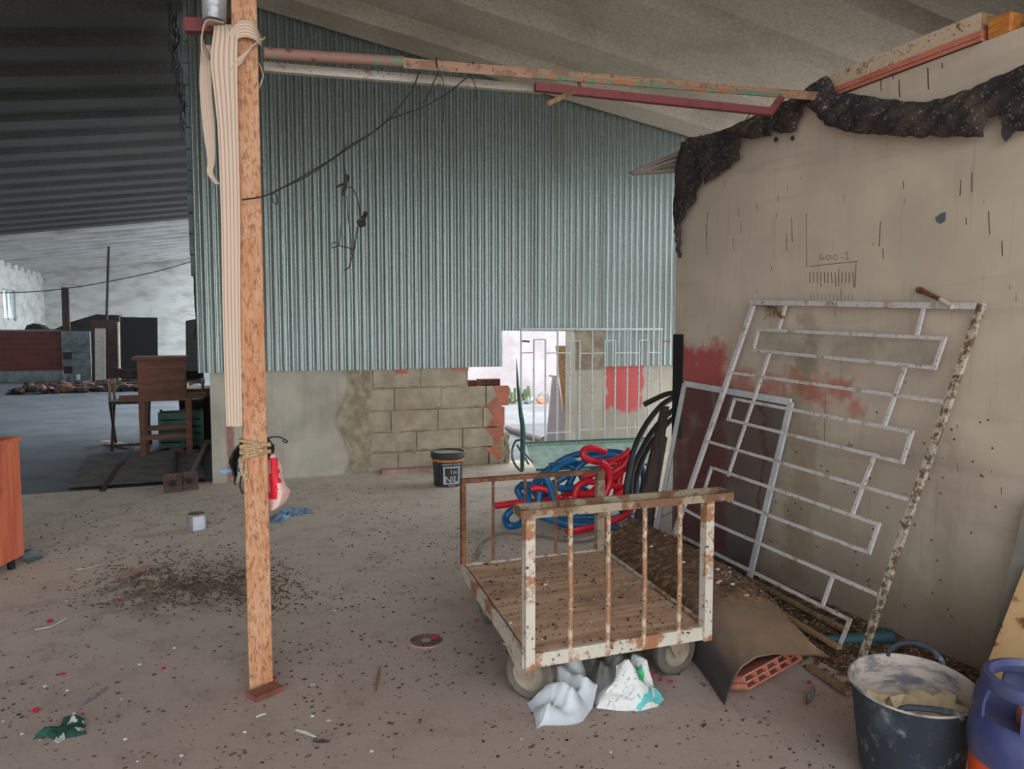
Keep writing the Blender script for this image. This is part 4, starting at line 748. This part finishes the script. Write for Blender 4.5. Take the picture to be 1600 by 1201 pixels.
def sliver(name, pts, wd, m, label, cat, z=.006):
    b = MB(); P = [W(a,c,z=z) for a,c in pts]; S = spline(P,6)
    ribw = [max(.15, math.sin(math.pi*(i+.4)/(len(S)))) for i in range(len(S))]; vs=[]; 
    for i,p in enumerate(S):
        d = (S[min(i+1,len(S)-1)]-S[max(i-1,0)]); s_ = V((-d.y,d.x,0)).normalized()*wd/2*ribw[i]; h_ = .004*math.sin(math.pi*i/(len(S)-1))
        vs += [p-s_+V((0,0,h_)), p+s_+V((0,0,h_)), p+s_*.2+V((0,0,h_+.004))]
    fs = [];
    for i in range(len(S)-1):
        a = i*3; c = a+3; fs += [(a,c,c+2,a+2),(a+2,c+2,c+1,a+1),(a,a+1,c+1,c)]
    b.add(vs, fs); return tag(b.build(name, m), label, cat)
sliver('feather', [(124,1103),(145,1090),(169,1073)], .018, FEATH, 'long grey feather with a white quill above the green glove', 'feather')
sliver('feather', [(462,1141),(478,1146),(494,1152)], .02, OFFW, 'pale feather beside a dark leaf near the bottom edge', 'feather')
sliver('feather', [(400,1121),(410,1118),(416,1116)], .01, OFFW, 'small white feather right below the broken tile', 'feather')
sliver('dry_leaf', [(488,1158),(500,1159),(515,1158)], .022, CRUMB, 'dark dry leaf beside the pale feather near the bottom edge', 'leaf')
sliver('white_strip', [(55,984),(80,980),(104,966)], .012, OFFW, 'curved white strip beside the largest red petal', 'strip')
sliver('white_strip', [(120,890),(140,888),(160,882)], .014, OFFW, 'thin white strip on the floor right of the red cabinet', 'strip')
sliver('paper_scrap', [(152,849),(168,850),(184,848)], .05, OFFW, 'crumpled white paper scrap on the floor left of the tin can', 'paper')
sliver('glass_strip', [(304,781),(316,779),(329,776)], .035, FRAMEW, 'pale blue shiny strip on the floor below the steel props', 'strip')
sliver('twig', [(587,1082),(591,1060),(594,1040)], .014, WOODP, 'thin brown twig on the floor between post and trolley', 'twig')
b = MB(); p0, p1 = W(183,904,z=.004), W(240,884,z=.004); b.bar(p0+V((0,0,.004)), p1+V((0,0,.004)), .07, .004); tag(b.build('cardboard_piece', TILE), 'flat grey cardboard piece beside the straw patch', 'cardboard')
# straw heap by the post and general crumbs
R.seed(21); b = MB()
for i in range(1500):
    a_ = R.gauss(0,1); c_ = R.gauss(0,1); x = 285+70*a_; y = 910+22*c_-.12*70*a_*0
    if R.random() < .35: x = 400+35*a_; y = 915+22*c_
    if y < 860: continue
    p = W(x,y,z=.004); s_ = R.uniform(.008,.024); an = R.uniform(0,3.14); d = V((math.cos(an),math.sin(an),R.uniform(-.1,.3)))*s_
    b.bar(p-d/2+V((0,0,.004)), p+d/2+V((0,0,.004)), R.uniform(.003,.007), .003, R.choice([0,0,0,1,1,2]))
tag(b.build('straw_litter', [STRAW, CRUMB, WOODP]), 'patch of dark straw and chips on the floor left of the post', 'straw', kind='stuff')
b = MB()
for i in range(9000):
    x = R.uniform(-1.6,2.4); y = 1.3+5.5*R.random()**1.4
    if nz((x,y,0),1.3,3)+.6*nz((x,y,0),5,3) < R.uniform(-.25,.45) or (x > 1.95 and y < 4.2): continue
    s_ = R.choice([.002,.003,.003,.004,.005,.006]); b.blob((x,y,s_*.4), (s_*R.uniform(1,2),s_,s_*.6), (1 if R.random() < .04 else 0), 5, 3, i, .5)
tag(b.build('floor_crumbs', [CRUMB, PALE]), 'dark droppings and crumbs scattered over the dusty floor', 'crumbs', kind='stuff')
b = MB()
for i in range(900):
    x = R.uniform(2.3,2.88); y = R.uniform(1.8,3.7); s_ = R.uniform(.004,.014); b.blob((x,y,max(.0,.05*((x-2.43)/.46))+.008), (s_*1.5,s_,s_*.5), R.choice([0,0,1,2]), 5, 3, i, .6)
tag(b.build('leaf_litter', [STRAW, CRUMB, WOODP]), 'dry leaf litter lying on the dirt bank by the plastered wall', 'litter', kind='stuff')
b = MB()
for i in range(420):
    u, v = R.uniform(.03,.97), R.uniform(.03,.97); p = c0.lerp(c1,u)+(c3-c0)*v; s_ = R.uniform(.002,.005)*(2 if R.random() < .08 else 1); b.blob(p+V((0,0,.001)), (s_*1.4,s_,s_*.5), (1 if R.random() < .1 else 0), 5, 3, i, .5)
tag(b.build('deck_droppings', [CRUMB, PALE]), 'dark droppings scattered on the plywood deck of the trolley', 'droppings', kind='stuff')
# --- red cabinet at the left edge
cx0 = W(38,866,z=.07); t = thing('wooden_cabinet', 'red brown laminate cabinet on low feet at the left edge', 'cabinet', (cx0.x-.3,cx0.y-.2,0)); ht = zat(cx0, 682); ax0 = V((-.93,-.36,0)).normalized(); ay0 = V((-.36,.93,0)).normalized()
# the visible front runs towards the camera on the left
fr = V((cx0.x,cx0.y,0)); a_d = (W(-40,905,z=.07)-W(38,866,z=.07)); a_d.z = 0; a_d.normalize(); n_d = V((a_d.y,-a_d.x,0)); n_d = n_d if n_d.x < 0 else -n_d; n_d = V((-.80,.25,0)).normalized()
b = MB(); q = [fr, fr+a_d*.55, fr+a_d*.55+n_d*.4, fr+n_d*.4]
b.hexa([p+ez*.07 for p in q]+[p+ez*(ht-.02) for p in q]); b.build('body', CHERRY, t)
b = MB(); q2 = [p+(p-(q[0]+q[2])/2).normalized()*.015 for p in q]; b.hexa([p+ez*(ht-.02) for p in q2]+[p+ez*ht for p in q2]); b.build('top', CHERRY, t)
for i,p in enumerate(q): c_ = p.lerp((q[0]+q[2])/2,.22); b = MB(); b.tube([c_, c_+ez*.072], .022, 12); b.build('foot', BLACK, t)
b = MB(); b.blob(W(48,868,z=.03), (.07,.06,.035), 0, 9, 6, 3, .7); tag(b.build('stone_lump', BLOCKG), 'grey lump of mortar on the floor at the cabinet corner', 'stone')
# ================================================================ left hall contents
dz = lambda a, c, y: W(a, c, y=y)
YD = 9.35; L0 = W(219,705,y=YD).x; L1 = W(293,700,y=YD).x; dp = .42
t = thing('wooden_chest', 'reddish wooden chest with a lid on a tall open leg stand', 'chest stand', ((L0+L1)/2,YD+.2,0))
zt, zm, zl = W(250,562,y=YD).z, W(250,622,y=YD).z, W(250,556,y=YD).z
b = MB(); b.box((L0-.0,YD,zm),(L1-.0,YD+dp,zt)); b.build('box', WOODR, t); b = MB(); b.box((L0-.05,YD-.04,zt),(L1+.02,YD+dp+.03,zt+.035)); b.build('lid', WOODR, t)
b = MB(); b.box((L0-.02,YD-.03,zm-.03),(L1+.06,YD+dp,zm)); b.box((L0-.2,YD+.05,zm-.02),(L0,YD+.09,zm+.04)); b.box((L1,YD+.05,zm-.01),(L1+.22,YD+.09,zm+.05)); b.build('shelf', WOODR, t)
for x in (L0+.03, L1+.02):
    for y in (YD+.0, YD+dp-.04): b = MB(); b.box((x-.03,y,0),(x+.03,y+.05,zm-.03)); b.build('leg', WOODR, t)
for y, z in ((YD+.01,.20),(YD+dp-.03,.26)): b = MB(); b.box((L0+.03,y,z),(L1+.02,y+.03,z+.06)); b.build('rail', WOODR, t)
def fchair(x0, x1, y, zs, label, dp=.45):
    t = thing('folding_chair', label, 'chair', ((x0+x1)/2,y,0), None)
    for x in (x0,x1):
        b = MB(); b.bar((x,y-dp/2,0),(x,y+dp/2,zs*.72),.03,.035); b.build('leg', WOODD, t); b = MB(); b.bar((x,y+dp/2,0),(x,y-dp/2,zs*.72),.03,.035); b.build('leg', WOODD, t)
        b = MB(); b.bar((x,y-dp/2-.05,zs),(x,y+dp/2+.05,zs+.01),.05,.03); b.bar((x,y+dp/2,zs*.72),(x,y+dp/2-.02,zs),.03,.03); b.bar((x,y-dp/2,zs*.72),(x,y-dp/2,zs),.03,.03); b.build('armrest', WOODP, t)
    b = MB(); b.box((x0,y-dp/2,zs*.68),(x1,y+dp/2,zs*.72)); b.build('seat', WOODD, t); b = MB(); b.bar((x0,y-dp/2,.06),(x1,y-dp/2,.06),.03,.03); b.build('stretcher', WOODD, t)
    b = MB(); b.grid(lambda u,v: (x0+(x1-x0)*u, y+dp/2-.04*math.sin(3.1*u), zs+.05+.12*v-.04*math.sin(3.1*u)), 10, 3, th=.02); b.build('backrest', WOODD, t)
fchair(W(176,640,y=10.3).x, W(232,640,y=10.3).x, 10.3, W(180,596,y=10.3).z, 'dark wooden folding chair left of the chest stand')
fchair(W(283,640,y=10.6).x, W(318,640,y=10.6).x, 10.6, W(300,596,y=10.6).z, 'dark wooden folding chair between the chest stand and the corrugated wall')
c = W(283,676,y=10.0); t0 = MB(); x0, x1 = W(247,660,y=9.95).x, W(318,660,y=9.95).x; zc = W(280,643,y=9.95).z
for i in range(5):
    z = .0+i*zc/5; t0.box((x0,9.95,z),(x1,9.965,z+zc/5-.018)); t0.box((x0,10.30,z),(x1,10.315,z+zc/5-.018)); t0.box((x0,9.95,z),(x0+.015,10.315,z+zc/5-.018)); t0.box((x1-.015,9.95,z),(x1,10.315,z+zc/5-.018))
for x in (x0,(x0+x1)/2,x1-.03):
    for y in (9.945,10.295): t0.box((x,y,0),(x+.03,y+.025,zc))
t0.box((x0,9.95,0),(x1,10.31,.012)); tag(t0.build('plastic_crate', CRATE), 'green plastic crate on the floor behind the chest stand legs', 'crate')
b = MB(); p0, p1 = W(163,692,z=.0), W(202,699,z=.0); b.bar(p0+ez*.02,p1+ez*.02,.10,.03); tag(b.build('white_plank', PALE), 'short white plank on the hall floor left of the chest stand', 'plank')
b = MB(); xs0, xs1 = -1.25, -.1
b.grid(lambda u,v: (xs0+.0+(xs1-xs0)*u-.1*v, 7.75+2.0*v+.0, .012+.008*math.cos(v*2.0/.085*2*math.pi)), 1, 190, th=.003); tag(b.build('corrugated_sheet', mat('grey_floor_sheet', (112,110,108), (92,90,88), 4, .85), smooth=True), 'grey corrugated sheet lying on the hall floor in front of the chest stand', 'sheet')
for (bx, by, tx, ty, lb) in ((270,768,276,708,'steel prop lying with its square base plate nearest the camera, left one'), (296,764,322,695,'steel prop lying behind the other, slanting towards the corrugated wall')):
    bp = W(bx,by,z=.02); e = W(tx,ty,z=.06); bp = V((bp.x, bp.y+.02, .03)); t = thing('steel_prop', lb, 'prop', bp); d = (e-bp).normalized(); s_ = V((d.y,-d.x,0)).normalized(); c_ = bp+ez*.065
    b = MB(); b.obox(c_, s_*.075, V((0,0,1))*.085, d*.005)
    b.lathe([(.024,0),(.03,.001),(.03,.004)], c_-d*.01, 16, 1, ax=(s_,ez,d)); b.lathe([(.001,0),(.024,0)], c_-d*.008, 16, 1, ax=(s_,ez,d)); b.build('base_plate', [DRUST, BLACK], t)
    b = MB(); q = e; b.tube([c_, q], .028, 12); b.build('tube', CABLE if bx < 280 else PVC, t, smooth=True)
    b = MB(); b.obox(q, s_*.07, ez*.06, d*.005); b.build('head_plate', DRUST, t)
sliver('dry_leaf', [(191,752),(198,746),(212,751)], .09, TERRA2, 'reddish dry leaf on the hall floor left of the steel props', 'leaf')
sliver('cable_piece', [(120,735),(150,733),(190,732),(205,735)], .025, CABLE, 'dark cable piece on the hall floor below the white plank', 'cable')
sliver('dark_scrap', [(130,700),(142,698),(156,695)], .05, CABLE, 'dark scrap on the hall floor left of the white plank', 'scrap')
b = MB(); b.bar(W(160,768,z=0)+ez*.01, W(206,700,z=0)+ez*.01, .05, .02); tag(b.build('wooden_strip', WOODD), 'dark strip along the left edge of the floor sheet', 'strip')
# dark stack against the added light-blocking wall
b = MB(); b.box((-.42,10.9,0),(-.02,11.5,.55)); b.box((-.40,10.88,.55),(-.04,11.5,.66),1); tag(b.build('storage_trunk', [WOODD, WOODP]), 'dark trunk with a pale lid behind the right folding chair', 'trunk')
# far: partition, blocks, doors
YP = 24.5; xa = XL; xb = W(97,560,y=YP).x; xc = W(142,560,y=YP).x; zt = W(80,517,y=YP).z
b = MB(); b.box((xa,YP,.30),(xb,YP+.15,zt)); b.box((xa,YP-.02,0),(xb,YP+.17,.30),1); b.box((xa,YP-.01,zt),(xb,YP+.16,zt+.04),1); tag(b.build('brick_partition', [BRICKR, BLOCKG]), 'low red brick partition across the far left of the hall', 'partition')
b = MB(); rows_n = 7; h = zt/rows_n
for i in range(rows_n):
    x = xb+(.25 if i in (1,3,5) and i != 5 else 0); b.box((x,YP-.03,i*h+.005),(xc,YP+.17,(i+1)*h-.005))
tag(b.build('block_pier', BLOCKG), 'grey concrete block pier with toothed gaps at the end of the brick partition', 'pier')
b = MB(); p = W(99,518,y=YP+.05); b.bar(V((p.x+.08,YP+.05,zt-.1)), W(102,449,y=YP+.05), .18, .14); tag(b.build('timber_upright', WOODD), 'thick dark timber upright standing on the grey block pier', 'post')
b = MB(); b.tube([V((W(160,500,y=24).x,24,0)), W(170,385,y=24)], .035, 8); tag(b.build('leaning_pole', CABLE), 'thin leaning pole rising before the far white wall', 'pole')
b = MB(); hp = [(12,517),(38,515),(42,508),(52,505),(62,508),(70,514),(85,514),(110,503),(150,491),(186,492),(187,580)]
for hx,hp_ in ((0,hp),): b.prism([W(a,c,y=26.5) for a,c in hp_]+[W(12,590,y=26.5)], (0,.8,0))
tag(b.build('covered_heap', DARKH), 'dark covered heap behind the brick partition', 'heap')
def panel(a0,a1,c0_,c1_,y,name,m,lb,cat,th=.06,c0b=None):
    b = MB(); P = [W(a0,c1_,y=y),W(a1,c1_,y=y),W(a1,c0b or c0_,y=y),W(a0,c0_,y=y)]; P[0].z = P[1].z = 0; b.prism(P, (0,th,0)); return tag(b.build(name, m), lb, cat)
panel(188,246,495,572,22.5,'black_sheet',FARBLK,'black sheet panel before the far wall, left of the chest','panel',c0b=496)
panel(290,318,501,572,22.0,'black_sheet',FARBLK,'black sheet panel partly hidden by the corrugated wall end','panel',c0b=496)
panel(148,164,513,578,23.2,'steel_sheet',GALV,'streaked grey metal sheet standing right of the block pier','sheet')
panel(143,186,500,580,23.6,'dark_board',WOODD,'dark board standing behind the streaked metal sheet','board')
b = MB(); b.tube([V((W(186,572,y=22.4).x,22.4,0)), W(185,503,y=22.4)], .03, 8); tag(b.build('white_pole', PALE), 'thin pale pole standing left of the black panel', 'pole')
b = MB(); R.seed(3)
for i in range(260): b.blob((R.uniform(-4.2,-.6), R.uniform(19.8,22), R.uniform(0,.12)), (R.uniform(.05,.22),R.uniform(.05,.2),R.uniform(.03,.1)), R.choice([0,0,0,1]), 6, 4, i, .6)
tag(b.build('demolition_debris', [DARKH, WOODR]), 'dark demolition debris spread before the black panels', 'debris', kind='stuff')
for i,(px_,py_,lb) in enumerate(((122,590,'grey broken block at the foot of the block pier'), (131,590,'grey block fragment right of the broken block'))):
    p = W(px_,py_,z=0); p.y = min(p.y, 24.2); b = MB(); b.box((p.x-.16,p.y-.1,0),(p.x+.16,p.y+.1,.2), rz=.4+i); tag(b.build('concrete_block', BLOCKG), lb, 'block')
panel(20,21,0,1,24,'x',BLACK,'x','x') if False else None
# ================================================================ opening, yard and what stands there
# white window grille standing before the opening
t = thing('window_grille', 'narrow white steel window grille standing in front of the wall opening', 'grille', (3.85,7.3,0)); YG = 7.36
gx = lambda a: W(a,600,y=YG).x; gz = lambda c: W(900,c,y=YG).z
def vb(a, c0_, c1_, nm='bar', w_=.014):
    b = MB(); b.box((gx(a)-w_/2,YG-w_/2,(.0 if a in (814,925,1032) else gz(c1_))),(gx(a)+w_/2,YG+w_/2,gz(c0_))); b.build(nm, GWHITE, t)
def hb(a0, a1, c, nm='bar', w_=.013):
    b = MB(); b.box((gx(a0),YG-w_/2,gz(c)-w_/2),(gx(a1),YG+w_/2,gz(c)+w_/2)); b.build(nm, GWHITE, t)
hb(814,1034,514,'top_bar',.024)
for a, c0_ in ((814,514),(834,530),(852,530),(871,514),(891,532),(906,532),(925,514),(945,532),(961,532),(980,514),(998,532),(1013,532),(1032,514)): vb(a, c0_, 692)
for a0, a1, c in ((834,852,530),(891,906,532),(945,961,532),(998,1013,532),(814,834,550),(852,891,551),(906,945,552),(961,998,552),(1013,1032,552),(852,891,674),(906,945,672),(961,998,672),(1013,1032,672)): hb(a0, a1, c, 'cross_bar')
b = MB(); b.bar((gx(816),YG,gz(532)),(gx(826),YG-.02,gz(533)),.03,.02); b.bar((gx(1034),YG,gz(534)),(gx(1048),YG+.03,gz(534)),.02,.015); b.build('fixing_lug', RUST, t)
# bench with green mesh seat
t = thing('mesh_bench', 'green framed bench with a pale green mesh seat before the opening', 'bench', (3.5,6.9,0))
S0, S1 = W(822,692,y=7.15), W(1032,690,y=6.95); T0, T1 = W(838,728,y=6.75), W(1012,722,y=6.6)
def seatf(u, v): p = S0.lerp(S1,u).lerp(T0.lerp(T1,u), v); p.z = S0.z*(1-v)+.06*v-.07*math.sin(math.pi*v)*.6; return p
b = MB(); b.grid(seatf, 60, 12, th=.006); b.build('seat', MESHG, t, smooth=True)
b = MB(); b.tube([seatf(0,0), seatf(1,0)], .014, 8); b.tube([seatf(0,1), seatf(1,1)], .014, 8)
for i in range(56): p = seatf(i/55,0); b.bar(p+ez*.004, p+V((.005,-.05,-.03)), .006, .004)
b.build('rail', GREEN, t)
b = MB(); fr_ = [W(806,688,y=7.2),W(801,700,y=7.15),W(801,716,y=7.0),W(808,730,y=6.85),W(816,735,y=6.8),W(818,720,y=6.8),W(819,700,y=7.0),W(816,688,y=7.15)]; fr_ = [V((p.x,p.y,max(p.z,.012))) for p in fr_]; b.tube(spline(fr_+[fr_[0]]), .012, 8); b.bar(W(808,695,y=7.1), W(826,725,y=6.9), .015,.015); b.tube([W(818,706,y=7),W(832,722,y=6.8)],.01,6); b.build('side_frame', GREEN, t, smooth=True)
b = MB(); P = [W(816,734,y=6.82),W(817,700,y=6.95),W(817,670,y=7.0),W(813,640,y=7.02),W(809,600,y=7.05),W(807,560,y=7.08)]; P[0].z = max(P[0].z,.01); b.tube(spline(P,6), [.018,.019,.02,.022,.024,.026,.027,.028,.028,.028,.028,.027,.026,.025,.024,.024,.023,.022,.021,.02,.019,.018,.017,.015,.013,.011,.009,.007,.005,.004,.003][:31], 8); b.build('arm', GREEN, t, smooth=True)
# bricks on the broken wall top
hbrick('hollow_brick', ((W(763,596,y=YB+.07)).x,YB+.07,.83+.045), (.115,0,0), (0,.06,0), (0,0,.045), 5, 2, 'hollow clay brick lying on the broken end of the back wall', TERRA2)
hbrick('brick_fragment', ((W(737,597,y=YB+.07)).x,YB+.07,.83+.04), (.045,0,0), (0,.05,0), (0,0,.04), 2, 2, 'small clay brick fragment left of the hollow brick on the wall end', TERRA2)
# beyond the opening
b = MB(); q = [W(871,690,y=7.95),W(898,690,y=7.95),W(900,540,y=8.1),W(870,540,y=8.1)]; q[0] = W(890,688,y=7.95); q[0].z = q[1].z = -.03; b.prism(q, (0,.04,0)); 
q3 = MB(); q3.bar(V(q[3])+V((.02,-.01,-.05)), V(q[2])+V((-.02,-.01,-.05)), .02,.08)
tag(b.build('old_door', WOODT), 'brown wooden door leaning outside against the opening pier', 'door')
b = MB(); q = [W(853,700,y=8.3),W(888,700,y=8.3),W(872,588,y=8.5),W(864,588,y=8.5)]; q[0].z = q[1].z = -.03; b.prism(q, (0,.03,0)); tag(b.build('white_board', YWALL), 'white board leaning outside left of the brown door', 'board')
b = MB(); b.bar(W(858,587,y=8.45), W(878,589,y=8.45), .02, .02); b.v = b.v; tag(b.build('board_batten', GALV), 'short grey bar resting on top of the white board outside', 'bar')
b = MB(); b.tube([W(793,668,z=.03), W(850,687,z=.03)], .05, 10); tag(b.build('outdoor_pipe', PVC, smooth=True), 'grey pipe lying on the ground outside the opening', 'pipe')
b = MB()
for i in range(60): b.blob((R.uniform(5.3,8.5), R.uniform(13.6,14.7), .02), (R.uniform(.05,.16),R.uniform(.05,.14),R.uniform(.03,.1)), R.choice([0,1,1,2]), 6, 4, i, .5)
tag(b.build('yard_rubble', [TERRA, BLOCKG, PALE]), 'brick and stone rubble at the foot of the white yard wall', 'rubble', kind='stuff')
b = MB()
for i in range(40):
    p = V((R.uniform(4.6,6.0), R.uniform(13.6,14.4), 0)); d = V((R.uniform(-.12,.12),R.uniform(-.1,.1),R.uniform(.1,.35))); b.bar(p, p+d, .05, .01)
tag(b.build('weeds', LEAF), 'green weeds growing at the foot of the white yard wall', 'weeds', kind='stuff')

GR = {'crimson_petal':'red petals scattered on the floor','white_scrap':'white scraps scattered on the floor','black_pipe':'black pipes bent against the wall end','folding_chair':'folding chairs round the chest stand','steel_prop':'steel props lying on the hall floor','rubble_lump':'rubble lumps in the rubber tub','feather':'feathers on the floor','hollow_brick':'hollow clay bricks','black_sheet':'black sheets before the far wall','white_strip':'white strips on the floor','concrete_block':'broken blocks by the block pier','hanging_cable':'cables hanging at the corrugated wall end'}
for o in list(COL.objects):
    if o.parent is None and 'label' in o and 'group' not in o:
        g = GR.get(o.name.split('.')[0])
        if g: o['group'] = g
